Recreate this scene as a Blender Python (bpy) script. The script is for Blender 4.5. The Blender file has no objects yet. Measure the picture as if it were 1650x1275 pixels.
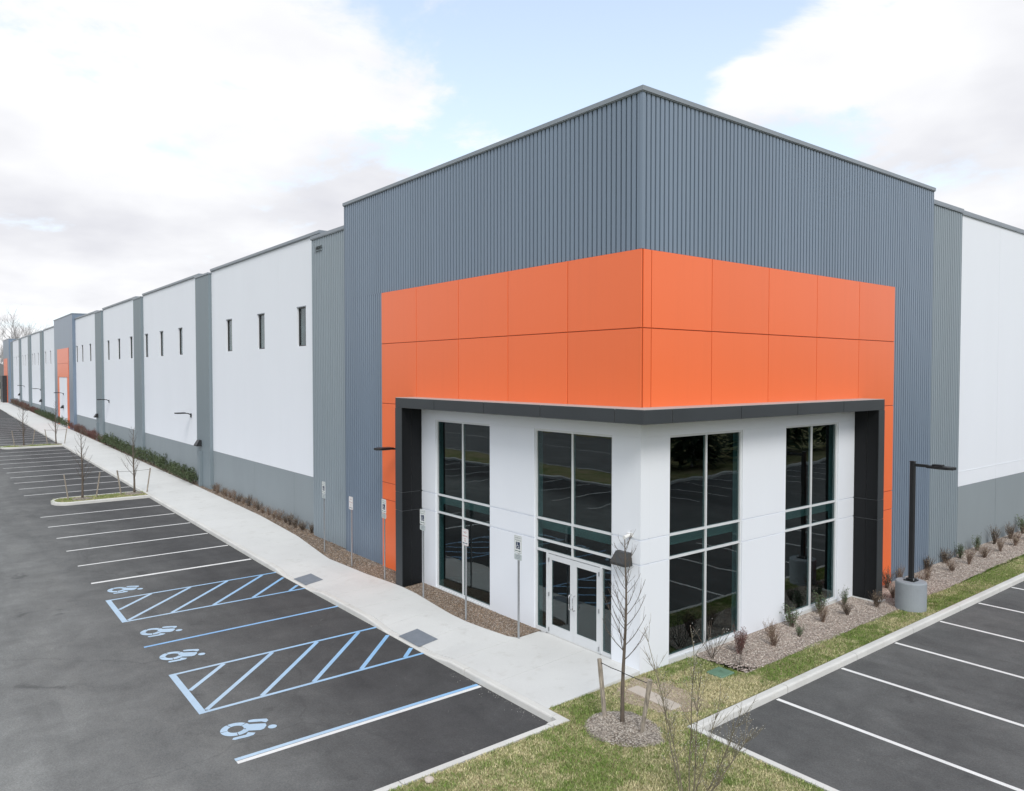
import bpy, math, random
from mathutils import Vector, Matrix, noise

random.seed(7)
SC = bpy.context.scene
COL = SC.collection
R = math.radians

# ------------------------------------------------------------------ camera
cam_d = bpy.data.cameras.new('camera')
cam = bpy.data.objects.new('camera', cam_d)
COL.objects.link(cam)
cam_d.sensor_width = 36.0
cam_d.lens = 36.0 * 1214.35 / 1650.0
cam_d.clip_start = 0.1
cam_d.clip_end = 6000
_yaw, _pit = R(51.5243), R(-1.6865)
_f = Vector((-math.sin(_yaw) * math.cos(_pit), math.cos(_yaw) * math.cos(_pit), math.sin(_pit)))
_r = Vector((math.cos(_yaw), math.sin(_yaw), 0))
_u = _r.cross(_f)
cam.matrix_world = Matrix(((_r.x, _u.x, -_f.x, 11.438), (_r.y, _u.y, -_f.y, -12.797),
                           (_r.z, _u.z, -_f.z, 6.85), (0, 0, 0, 1)))
SC.camera = cam

# ------------------------------------------------------------------ sky and sun
SUN_EL, SUN_AZ = R(43), R(119)          # azimuth measured from +Y towards +X
world = bpy.data.worlds.new('World')
SC.world = world
world.use_nodes = True
nt = world.node_tree
nt.nodes.clear()
N = nt.nodes.new
L = nt.links.new


def wmath(op, a, b=None, c=None):
    n = N('ShaderNodeMath'); n.operation = op
    for i, v in enumerate((a, b, c)):
        if v is None:
            continue
        if isinstance(v, (int, float)):
            n.inputs[i].default_value = v
        else:
            L(v, n.inputs[i])
    return n.outputs[0]


out = N('ShaderNodeOutputWorld')
bg = N('ShaderNodeBackground')
bg.inputs['Strength'].default_value = 0.1
sky = N('ShaderNodeTexSky')
sky.sky_type = 'NISHITA'
sky.sun_disc = False
sky.sun_elevation = SUN_EL
sky.sun_rotation = SUN_AZ
sky.air_density = 1.0
sky.dust_density = 2.0
sky.ozone_density = 1.0
tc = N('ShaderNodeTexCoord')
sep = N('ShaderNodeSeparateXYZ')
L(tc.outputs['Generated'], sep.inputs[0])
zz = wmath('ADD', wmath('MAXIMUM', sep.outputs[2], 0.0), 0.22)
comb = N('ShaderNodeCombineXYZ')
L(wmath('DIVIDE', sep.outputs[0], zz), comb.inputs[0])
L(wmath('DIVIDE', sep.outputs[1], zz), comb.inputs[1])
comb.inputs[2].default_value = 3.7
n1 = N('ShaderNodeTexNoise')
n1.inputs['Scale'].default_value = 1.7
n1.inputs['Detail'].default_value = 9
n1.inputs['Roughness'].default_value = 0.6
n1.inputs['Distortion'].default_value = 0.25
L(comb.outputs[0], n1.inputs['Vector'])


def lobe(px, py, sharp):
    """soft patch of sky around a compass direction"""
    d = (_f + _r * ((px - 825) / 1214.35) - _u * ((py - 637.5) / 1214.35)).normalized()
    vd = N('ShaderNodeVectorMath'); vd.operation = 'DOT_PRODUCT'
    nrm = N('ShaderNodeVectorMath'); nrm.operation = 'NORMALIZE'
    L(tc.outputs['Generated'], nrm.inputs[0])
    L(nrm.outputs[0], vd.inputs[0])
    vd.inputs[1].default_value = d
    return wmath('POWER', wmath('MAXIMUM', vd.outputs['Value'], 0.0), sharp)


cov = n1.outputs['Fac']
for px, py, sh, st in ((560, 20, 150, -0.10), (720, 50, 110, -0.17), (860, 90, 110, -0.17), (1010, 50, 140, -0.17), (1150, 10, 200, -0.10),
                       (1270, 235, 240, -0.15), (1470, 40, 400, -0.10), (1100, 180, 300, -0.10),
                       (250, 190, 16, 0.15), (1500, 330, 90, 0.10), (1330, 130, 300, 0.09), (1175, 125, 500, 0.17), (1250, 95, 500, 0.08), (1230, 5, 420, -0.14), (1360, 250, 500, -0.06), (1580, 110, 300, 0.09), (820, 300, 60, 0.10)):
    cov = wmath('ADD', cov, wmath('MULTIPLY', lobe(px, py, sh), st))
ramp = N('ShaderNodeValToRGB')
ramp.color_ramp.interpolation = 'EASE'
ramp.color_ramp.elements[0].position = 0.40
ramp.color_ramp.elements[0].color = (0, 0, 0, 1)
ramp.color_ramp.elements[1].position = 0.53
ramp.color_ramp.elements[1].color = (1, 1, 1, 1)
L(cov, ramp.inputs[0])
# the base of the clouds is greyer where they are thick
n2 = N('ShaderNodeTexNoise')
n2.inputs['Scale'].default_value = 1.3
n2.inputs['Detail'].default_value = 5
n2.inputs['Roughness'].default_value = 0.5
mp = N('ShaderNodeMapping')
mp.inputs['Location'].default_value = (4.2, 1.3, 9.0)
L(comb.outputs[0], mp.inputs[0])
L(mp.outputs[0], n2.inputs['Vector'])
r2 = N('ShaderNodeValToRGB')
r2.color_ramp.elements[0].position = 0.38
r2.color_ramp.elements[0].color = (8.0, 8.05, 8.2, 1)
r2.color_ramp.elements[1].position = 0.66
r2.color_ramp.elements[1].color = (5.7, 5.75, 6.2, 1)
L(n2.outputs['Fac'], r2.inputs[0])
# thin high veil over the blue, thicker towards the horizon
veil = wmath('POWER', wmath('SUBTRACT', 1.0, wmath('MAXIMUM', sep.outputs[2], 0.0)), 3.0)
veil = wmath('ADD', wmath('MULTIPLY', veil, 0.60), 0.29)
mixv = N('ShaderNodeMixRGB')
L(veil, mixv.inputs[0])
skyg = N('ShaderNodeMixRGB'); skyg.blend_type = 'MULTIPLY'; skyg.inputs[0].default_value = 1.0
L(sky.outputs[0], skyg.inputs[1])
skyg.inputs[2].default_value = (1.62, 1.86, 1.86, 1)
L(skyg.outputs[0], mixv.inputs[1])
mixv.inputs[2].default_value = (8.6, 9.0, 9.6, 1)
mixc = N('ShaderNodeMixRGB')
L(ramp.outputs[0], mixc.inputs[0])
L(mixv.outputs[0], mixc.inputs[1])
L(r2.outputs[0], mixc.inputs[2])
L(mixc.outputs[0], bg.inputs['Color'])
L(bg.outputs[0], out.inputs[0])

sun_d = bpy.data.lights.new('sun', 'SUN')
sun_d.energy = 1.45
sun_d.angle = R(22)
sun_d.color = (1.0, 0.965, 0.91)
sun = bpy.data.objects.new('sun', sun_d)
COL.objects.link(sun)
_sd = Vector((math.sin(SUN_AZ) * math.cos(SUN_EL), math.cos(SUN_AZ) * math.cos(SUN_EL), math.sin(SUN_EL)))
sun.rotation_euler = _sd.to_track_quat('Z', 'Y').to_euler()
sun.location = _sd * 200

SC.view_settings.view_transform = 'Standard'
SC.view_settings.look = 'None'
SC.view_settings.exposure = 0.39
SC.view_settings.gamma = 1.0
SC.view_settings.use_curve_mapping = False


# ------------------------------------------------------------------ materials
def new_mat(name):
    m = bpy.data.materials.new(name)
    m.use_nodes = True
    t = m.node_tree
    b = t.nodes['Principled BSDF']
    return m, t, b


def nnode(t, typ, **kw):
    n = t.nodes.new(typ)
    for k, v in kw.items():
        setattr(n, k, v)
    return n


def add_noise(t, scale, detail=4, rough=0.55, vec=None, dist=0.0, stretch=None):
    tcn = nnode(t, 'ShaderNodeTexCoord')
    v = tcn.outputs['Object'] if vec is None else vec
    if stretch:
        m = nnode(t, 'ShaderNodeMapping')
        m.inputs['Scale'].default_value = stretch
        t.links.new(v, m.inputs[0])
        v = m.outputs[0]
    n = nnode(t, 'ShaderNodeTexNoise')
    n.inputs['Scale'].default_value = scale
    n.inputs['Detail'].default_value = detail
    n.inputs['Roughness'].default_value = rough
    n.inputs['Distortion'].default_value = dist
    t.links.new(v, n.inputs['Vector'])
    return n.outputs['Fac']


def ramp_node(t, fac, stops):
    r = nnode(t, 'ShaderNodeValToRGB')
    e = r.color_ramp.elements
    while len(e) < len(stops):
        e.new(0.5)
    for i, (p, c) in enumerate(stops):
        e[i].position = p
        e[i].color = (*c, 1) if len(c) == 3 else c
    t.links.new(fac, r.inputs[0])
    return r.outputs[0]


def mix_node(t, fac, a, b, mode='MIX'):
    n = nnode(t, 'ShaderNodeMixRGB', blend_type=mode)
    for i, v in enumerate((fac, a, b)):
        if isinstance(v, (int, float)):
            n.inputs[i].default_value = v
        elif isinstance(v, tuple):
            n.inputs[i].default_value = (*v, 1) if len(v) == 3 else v
        else:
            t.links.new(v, n.inputs[i])
    return n.outputs[0]


def bump(t, b, h, strength=0.2, dist=0.01):
    n = nnode(t, 'ShaderNodeBump')
    n.inputs['Strength'].default_value = strength
    n.inputs['Distance'].default_value = dist
    t.links.new(h, n.inputs['Height'])
    t.links.new(n.outputs[0], b.inputs['Normal'])


def simple(name, col, rough=0.5, var=0.06, scale=3.0, metal=0.0, bmp=0.0, bscale=60, stretch=None, spec=0.5):
    m, t, b = new_mat(name)
    f = add_noise(t, scale, 6, 0.6, stretch=stretch)
    lo = tuple(c * (1 - var) for c in col)
    hi = tuple(min(1, c * (1 + var)) for c in col)
    t.links.new(ramp_node(t, f, [(0.32, lo), (0.68, hi)]), b.inputs['Base Color'])
    b.inputs['Roughness'].default_value = rough
    b.inputs['Metallic'].default_value = metal
    b.inputs['Specular IOR Level'].default_value = spec
    if bmp:
        bump(t, b, add_noise(t, bscale, 4, 0.6), bmp, 0.01)
    return m


def panel_paint(name, col, rough):
    m, t, b = new_mat(name)
    oi = nnode(t, 'ShaderNodeObjectInfo')
    c = ramp_node(t, oi.outputs['Random'], [(0.0, tuple(x * 0.965 for x in col)), (1.0, tuple(min(1, x * 1.03) for x in col))])
    streak = add_noise(t, 1.6, 6, 0.6, stretch=(3, 3, 0.12))
    c = mix_node(t, 1.0, c, ramp_node(t, streak, [(0.28, (0.982, 0.98, 0.977)), (0.5, (1, 1, 1))]), 'MULTIPLY')
    t.links.new(c, b.inputs['Base Color'])
    b.inputs['Roughness'].default_value = rough
    bump(t, b, add_noise(t, 0.8, 2, 0.5), 0.25, 0.02)
    return m


M = {}
M['white_wall'] = simple('white_wall_paint', (0.785, 0.815, 0.870), 0.75, 0.010, 0.5, bmp=0.06, bscale=40, stretch=(1, 1, 0.25))
M['grey_wall'] = simple('grey_wall_paint', (0.255, 0.292, 0.315), 0.7, 0.03, 0.6, bmp=0.06, bscale=40, stretch=(1, 1, 0.35))
M['metal_blue'] = simple('blue_grey_metal_cladding', (0.176, 0.228, 0.300), 0.36, 0.05, 0.35, 0.0, stretch=(2.5, 2.5, 0.1))
M['metal_grey'] = simple('light_grey_metal_cladding', (0.250, 0.300, 0.340), 0.45, 0.04, 0.35, 0.0, stretch=(2.5, 2.5, 0.1))
M['pilaster'] = simple('grey_pilaster_paint', (0.185, 0.228, 0.255), 0.5, 0.04, 0.35, stretch=(2.5, 2.5, 0.1))
M['coping'] = simple('grey_metal_coping', (0.225, 0.255, 0.29), 0.4, 0.05, 1.0)
M['orange'] = panel_paint('orange_composite_panel', (0.87, 0.168, 0.050), 0.32)
M['orange_joint'] = simple('orange_joint_backing', (0.42, 0.075, 0.02), 0.6, 0.03, 1.0)
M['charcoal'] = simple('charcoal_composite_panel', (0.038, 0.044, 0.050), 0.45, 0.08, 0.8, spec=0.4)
M['inner_fin_panel'] = simple('dark_inner_fin_panel', (0.0075, 0.0085, 0.010), 0.45, 0.1, 0.8, spec=0.25)  # inner faces of the fins, set much darker than the charcoal fronts
M['charcoal_joint'] = simple('pale_panel_joint', (0.17, 0.18, 0.19), 0.5, 0.05, 1.0)
M['canopy_top'] = simple('pale_canopy_flashing', (0.44, 0.43, 0.42), 0.45, 0.05, 1.0)
M['aluminium'] = simple('silver_window_frame', (0.66, 0.68, 0.70), 0.4, 0.03, 2.0)
M['steel'] = simple('galvanised_steel', (0.40, 0.415, 0.43), 0.35, 0.1, 18.0, metal=0.6)
M['chrome'] = simple('polished_steel_handle', (0.75, 0.75, 0.76), 0.2, 0.02, 5, metal=1.0)
M['black_metal'] = simple('black_painted_metal', (0.012, 0.013, 0.015), 0.42, 0.1, 4.0)
M['dark_grey_metal'] = simple('dark_grey_fixture', (0.042, 0.044, 0.046), 0.45, 0.08, 4.0)
M['lens'] = simple('frosted_lamp_lens', (0.5, 0.5, 0.48), 0.3, 0.03, 4.0)
M['interior'] = simple('dim_interior_finish', (0.012, 0.013, 0.014), 0.8, 0.1, 1.0)
M['interior_beam'] = simple('painted_floor_edge', (0.78, 0.82, 0.80), 0.7, 0.04, 1.0)
M['roof'] = simple('pale_roof_membrane', (0.55, 0.55, 0.55), 0.8, 0.06, 0.4)
M['blue_paint'] = simple('pale_blue_road_paint', (0.30, 0.48, 0.70), 0.65, 0.16, 9.0, bmp=0.2, bscale=120)
M['blue_line'] = simple('blue_road_paint', (0.22, 0.45, 0.76), 0.65, 0.22, 7.0, bmp=0.2, bscale=120)
M['mat_grey'] = simple('slate_grey_tactile_paving', (0.185, 0.21, 0.245), 0.6, 0.08, 6.0)
M['sign_white'] = simple('white_reflective_sheet', (0.78, 0.80, 0.80), 0.4, 0.02, 3)
M['sign_grey'] = simple('grey_sign_plate', (0.50, 0.55, 0.55), 0.45, 0.05, 6)
M['ink_green'] = simple('dark_green_sign_ink', (0.03, 0.09, 0.07), 0.5, 0.02, 3)
M['ink_blue'] = simple('dark_blue_sign_ink', (0.02, 0.035, 0.08), 0.5, 0.02, 3)
M['ink_red'] = simple('red_sign_ink', (0.40, 0.06, 0.06), 0.5, 0.02, 3)
M['pvc_white'] = simple('white_plastic', (0.75, 0.75, 0.74), 0.4, 0.02, 3)
M['green_plastic'] = simple('faded_green_plastic_lid', (0.125, 0.225, 0.155), 0.6, 0.14, 5.0, bmp=0.1)
M['bark'] = simple('grey_brown_bark', (0.125, 0.10, 0.08), 0.85, 0.3, 14.0, bmp=0.3, bscale=40, stretch=(1, 1, 0.3))
M['twig'] = simple('grey_twig_bark', (0.105, 0.085, 0.07), 0.85, 0.2, 10.0)
M['twig_pale'] = simple('olive_grey_stem_bark', (0.20, 0.175, 0.125), 0.8, 0.25, 12.0)
M['twig_far'] = simple('hazed_tree_bark', (0.36, 0.345, 0.34), 0.9, 0.15, 1.0)  # distant haze is put into this bark colour by paling it
M['bud'] = simple('pale_bud', (0.66, 0.66, 0.63), 0.7, 0.05, 10.0)
M['stake'] = simple('weathered_stake_wood', (0.31, 0.27, 0.225), 0.9, 0.45, 9.0, bmp=0.5, bscale=50, stretch=(3, 3, 0.6))
M['strap'] = simple('black_strap', (0.02, 0.02, 0.02), 0.6, 0.1, 4)
M['shrub_brown'] = simple('dormant_brown_shrub', (0.185, 0.125, 0.095), 0.85, 0.25, 9.0)
M['shrub_dark'] = simple('dark_brown_shrub', (0.105, 0.078, 0.06), 0.85, 0.25, 9.0)
M['shrub_red'] = simple('russet_shrub', (0.155, 0.078, 0.068), 0.85, 0.25, 9.0)
M['leaf_green'] = simple('evergreen_leaf', (0.062, 0.088, 0.036), 0.6, 0.35, 5.0)
M['leaf_sparse'] = simple('young_green_leaf', (0.10, 0.15, 0.07), 0.6, 0.25, 5.0)
M['conifer'] = simple('dark_conifer_needles', (0.03, 0.055, 0.022), 0.8, 0.35, 1.5)
M['far_wall'] = simple('pale_render', (0.50, 0.47, 0.41), 0.8, 0.08, 0.3)
M['far_roof'] = simple('grey_roof', (0.20, 0.20, 0.21), 0.8, 0.1, 0.3)
M['litter'] = simple('dead_leaf', (0.40, 0.33, 0.24), 0.9, 0.3, 20)


def concrete(name, col, var=0.06, joint=False):
    m, t, b = new_mat(name)
    big = add_noise(t, 0.6, 5, 0.6)
    fine = add_noise(t, 45, 4, 0.7)
    stain = add_noise(t, 2.2, 6, 0.65)
    c1 = ramp_node(t, big, [(0.3, tuple(c * (1 - var) for c in col)), (0.7, tuple(min(1, c * (1 + var)) for c in col))])
    c2 = ramp_node(t, stain, [(0.30, (0.86, 0.85, 0.83)), (0.44, (1, 1, 1))])
    c3 = ramp_node(t, fine, [(0.3, (0.93, 0.93, 0.93)), (0.6, (1, 1, 1))])
    c = mix_node(t, 1.0, mix_node(t, 0.7, c1, c2, 'MULTIPLY'), c3, 'MULTIPLY')
    t.links.new(c, b.inputs['Base Color'])
    b.inputs['Roughness'].default_value = 0.85
    bump(t, b, fine, 0.15, 0.006)
    return m


M['concrete'] = concrete('pale_concrete', (0.63, 0.635, 0.625), 0.04)
M['kerb'] = concrete('kerb_concrete', (0.64, 0.635, 0.61), 0.09)
M['lamp_base'] = concrete('grey_concrete_base', (0.29, 0.32, 0.35), 0.08)
M['slab_old'] = concrete('dusty_concrete_slab', (0.50, 0.44, 0.38), 0.1)


def asphalt(name, dark, light, drive=None):
    """drive: (axis, start, end) – the worn drive lane is paler than the sealed stalls"""
    m, t, b = new_mat(name)
    tcn = nnode(t, 'ShaderNodeTexCoord')
    big = add_noise(t, 0.16, 5, 0.6, dist=0.6)
    med = add_noise(t, 1.1, 6, 0.65, dist=0.4)
    fine = add_noise(t, 90, 3, 0.8)
    fine2 = add_noise(t, 28, 4, 0.8)
    wear = add_noise(t, 0.5, 6, 0.6, stretch=(0.22, 1.4, 1), dist=0.8)
    if drive:
        s = nnode(t, 'ShaderNodeSeparateXYZ')
        t.links.new(tcn.outputs['Object'], s.inputs[0])
        mr = nnode(t, 'ShaderNodeMapRange')
        mr.inputs['From Min'].default_value = drive[1]
        mr.inputs['From Max'].default_value = drive[2]
        src = s.outputs[drive[0]]
        ad = nnode(t, 'ShaderNodeMath', operation='MULTIPLY_ADD')
        t.links.new(big, ad.inputs[0])
        ad.inputs[1].default_value = 5.0
        t.links.new(src, ad.inputs[2])
        t.links.new(ad.outputs[0], mr.inputs['Value'])
        mr2 = nnode(t, 'ShaderNodeMapRange')
        mr2.inputs['From Min'].default_value = drive[3]
        mr2.inputs['From Max'].default_value = drive[4]
        t.links.new(ad.outputs[0], mr2.inputs['Value'])
        mn = nnode(t, 'ShaderNodeMath', operation='MINIMUM')
        t.links.new(mr.outputs[0], mn.inputs[0])
        t.links.new(mr2.outputs[0], mn.inputs[1])
        base = mix_node(t, mn.outputs[0], dark, light)
    else:
        base = ramp_node(t, big, [(0.3, dark), (0.7, light)])
    c = mix_node(t, 1.0, base, ramp_node(t, med, [(0.28, (0.76, 0.76, 0.76)), (0.72, (1.20, 1.20, 1.19))]), 'MULTIPLY')
    c = mix_node(t, 0.75, c, ramp_node(t, wear, [(0.35, (0.84, 0.84, 0.84)), (0.5, (1, 1, 1)), (0.7, (1.16, 1.15, 1.13))]), 'MULTIPLY')
    c = mix_node(t, 1.0, c, ramp_node(t, fine, [(0.3, (0.72, 0.72, 0.72)), (0.7, (1.3, 1.3, 1.3))]), 'MULTIPLY')
    c = mix_node(t, 1.0, c, ramp_node(t, fine2, [(0.3, (0.78, 0.78, 0.78)), (0.7, (1.22, 1.22, 1.22))]), 'MULTIPLY')
    # pale scuffs and dark drips
    scuff = add_noise(t, 2.6, 7, 0.7, dist=2.5)
    c = mix_node(t, ramp_node(t, scuff, [(0.64, (0, 0, 0)), (0.72, (0.55, 0.55, 0.55))]), c, (0.21, 0.205, 0.19))
    oil = add_noise(t, 0.85, 5, 0.6, dist=0.6)
    c = mix_node(t, ramp_node(t, oil, [(0.64, (0, 0, 0)), (0.72, (0.45, 0.45, 0.45))]), c, (0.035, 0.035, 0.036))
    # a few hairline cracks
    vo = nnode(t, 'ShaderNodeTexVoronoi', feature='DISTANCE_TO_EDGE')
    vo.inputs['Scale'].default_value = 0.085
    wv = nnode(t, 'ShaderNodeVectorMath', operation='ADD')
    nz = nnode(t, 'ShaderNodeTexNoise')
    nz.inputs['Scale'].default_value = 0.9
    nz.inputs['Detail'].default_value = 6
    t.links.new(tcn.outputs['Object'], nz.inputs['Vector'])
    t.links.new(tcn.outputs['Object'], wv.inputs[0])
    t.links.new(nz.outputs['Color'], wv.inputs[1])
    t.links.new(wv.outputs[0], vo.inputs['Vector'])
    c = mix_node(t, ramp_node(t, vo.outputs['Distance'], [(0.0006, (0.22, 0.22, 0.22)), (0.0016, (0, 0, 0))]), c, (0.035, 0.035, 0.035))
    t.links.new(c, b.inputs['Base Color'])
    b.inputs['Roughness'].default_value = 0.86
    b.inputs['Specular IOR Level'].default_value = 0.35
    bump(t, b, fine, 0.5, 0.006)
    return m


M['asphalt_left'] = asphalt('worn_asphalt', (0.066, 0.066, 0.068), (0.205, 0.210, 0.206), (1, -2.6, -9.5, -14.2, -11.2))
M['asphalt_right'] = asphalt('dark_asphalt', (0.080, 0.081, 0.082), (0.140, 0.142, 0.141))
M['road'] = asphalt('grey_road_asphalt', (0.16, 0.16, 0.16), (0.21, 0.21, 0.21))


def road_paint(name, col, fresh=None):
    m, t, b = new_mat(name)
    f = add_noise(t, 22, 6, 0.75)
    g = add_noise(t, 1.7, 5, 0.6)
    c = ramp_node(t, f, [(0.28, tuple(x * 0.62 for x in col)), (0.42, col)])
    if fresh:
        tcn = nnode(t, 'ShaderNodeTexCoord')
        sp = nnode(t, 'ShaderNodeSeparateXYZ')
        t.links.new(tcn.outputs['Object'], sp.inputs[0])
        mr = nnode(t, 'ShaderNodeMapRange')
        mr.inputs['From Min'].default_value = -7.2
        mr.inputs['From Max'].default_value = -3.4
        t.links.new(sp.outputs[1], mr.inputs['Value'])
        c = mix_node(t, mr.outputs[0], c, fresh)
    c = mix_node(t, 0.8, c, ramp_node(t, g, [(0.3, (0.84, 0.84, 0.84)), (0.6, (1, 1, 1))]), 'MULTIPLY')
    t.links.new(c, b.inputs['Base Color'])
    b.inputs['Roughness'].default_value = 0.65
    bump(t, b, add_noise(t, 120, 3, 0.7), 0.25, 0.004)
    return m


M['white_paint'] = road_paint('white_road_paint', (0.80, 0.80, 0.79))
M['blue_paint'] = road_paint('pale_blue_road_paint', (0.46, 0.61, 0.76), (0.27, 0.51, 0.80))
M['blue_line'] = road_paint('blue_road_paint', (0.27, 0.50, 0.80))


def turf(name):
    m, t, b = new_mat(name)
    a = add_noise(t, 0.55, 6, 0.65, dist=0.5)
    f = add_noise(t, 26, 5, 0.75)
    c = ramp_node(t, a, [(0.36, (0.36, 0.30, 0.175)), (0.50, (0.27, 0.26, 0.115)), (0.66, (0.15, 0.19, 0.05))])
    c = mix_node(t, 1.0, c, ramp_node(t, f, [(0.28, (0.55, 0.55, 0.5)), (0.7, (1.3, 1.3, 1.25))]), 'MULTIPLY')
    t.links.new(c, b.inputs['Base Color'])
    b.inputs['Roughness'].default_value = 0.95
    bump(t, b, f, 0.6, 0.03)
    return m


M['turf'] = turf('patchy_turf_soil')


def gravel(name, c0, c1, c2, scale=30):
    m, t, b = new_mat(name)
    tcn = nnode(t, 'ShaderNodeTexCoord')
    vo = nnode(t, 'ShaderNodeTexVoronoi')
    vo.inputs['Scale'].default_value = scale
    t.links.new(tcn.outputs['Object'], vo.inputs['Vector'])
    s = nnode(t, 'ShaderNodeSeparateColor')
    t.links.new(vo.outputs['Color'], s.inputs[0])
    c = ramp_node(t, s.outputs[0], [(0.05, c0), (0.5, c1), (0.95, c2)])
    c = mix_node(t, 1.0, c, ramp_node(t, add_noise(t, 1.2, 4, 0.6), [(0.3, (0.75, 0.74, 0.72)), (0.7, (1.1, 1.1, 1.1))]), 'MULTIPLY')
    t.links.new(c, b.inputs['Base Color'])
    b.inputs['Roughness'].default_value = 0.9
    bump(t, b, vo.outputs['Distance'], 0.8, 0.02)
    return m


M['soil'] = gravel('sandy_bare_soil', (0.30, 0.235, 0.17), (0.40, 0.32, 0.24), (0.52, 0.44, 0.34), 55)
M['gravel_pink'] = gravel('pinkish_gravel', (0.23, 0.19, 0.165), (0.385, 0.325, 0.28), (0.55, 0.485, 0.43))
M['gravel_brown'] = gravel('brown_stone_mulch', (0.10, 0.075, 0.055), (0.19, 0.145, 0.11), (0.32, 0.26, 0.21))
M['mulch'] = gravel('grey_wood_mulch', (0.14, 0.118, 0.098), (0.27, 0.235, 0.20), (0.44, 0.395, 0.345), 38)


def attr_mat(name, rough=0.8, transl=0.0):
    m, t, b = new_mat(name)
    a = nnode(t, 'ShaderNodeAttribute', attribute_name='col')
    f = add_noise(t, 30, 3, 0.6)
    c = mix_node(t, 1.0, a.outputs['Color'], ramp_node(t, f, [(0.3, (0.85, 0.85, 0.85)), (0.7, (1.15, 1.15, 1.15))]), 'MULTIPLY')
    t.links.new(c, b.inputs['Base Color'])
    b.inputs['Roughness'].default_value = rough
    return m


M['blade'] = attr_mat('grass_blade')
M['pebble'] = attr_mat('pebble_stone', 0.85)


def glass(name, tint, refl=0.13):
    m = bpy.data.materials.new(name)
    m.use_nodes = True
    t = m.node_tree
    t.nodes.clear()
    o = nnode(t, 'ShaderNodeOutputMaterial')
    mx = nnode(t, 'ShaderNodeMixShader')
    tr = nnode(t, 'ShaderNodeBsdfTransparent')
    tr.inputs[0].default_value = (*tint, 1)
    gl = nnode(t, 'ShaderNodeBsdfGlossy')
    gl.inputs['Roughness'].default_value = 0.004
    gl.inputs['Color'].default_value = (0.95, 0.98, 1.0, 1)
    lwt = nnode(t, 'ShaderNodeLayerWeight')
    lwt.inputs['Blend'].default_value = 0.5
    fr = nnode(t, 'ShaderNodeMath', operation='POWER')
    t.links.new(lwt.outputs['Facing'], fr.inputs[0])
    fr.inputs[1].default_value = 5.0
    ma = nnode(t, 'ShaderNodeMath', operation='MULTIPLY_ADD')
    t.links.new(fr.outputs[0], ma.inputs[0])
    ma.inputs[1].default_value = 0.9
    ma.inputs[2].default_value = refl
    f = add_noise(t, 0.9, 1, 0.4)
    bp = nnode(t, 'ShaderNodeBump')
    bp.inputs['Strength'].default_value = 0.35
    bp.inputs['Distance'].default_value = 0.012
    t.links.new(f, bp.inputs['Height'])
    t.links.new(bp.outputs[0], gl.inputs['Normal'])
    t.links.new(ma.outputs[0], mx.inputs[0])
    t.links.new(tr.outputs[0], mx.inputs[1])
    t.links.new(gl.outputs[0], mx.inputs[2])
    t.links.new(mx.outputs[0], o.inputs[0])
    return m


M['glass'] = glass('dark_tinted_glass', (0.42, 0.56, 0.56), 0.085)


# ------------------------------------------------------------------ mesh helpers
def sk(x):
    return max(0.0, min(-x - 15.0, 150.0))


def tf_wall(v):                 # the long front runs a hair out of square
    return (v[0], v[1] + 0.0075 * sk(v[0]), v[2])


def tf_ground(v):               # and the site climbs gently along it
    return (v[0], v[1] + 0.0075 * sk(v[0]), v[2] + 0.011 * sk(v[0]))


def world_loc(o):
    v = Vector((0, 0, 0))
    while o is not None:
        v += o.location
        o = o.parent
    return v


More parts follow.
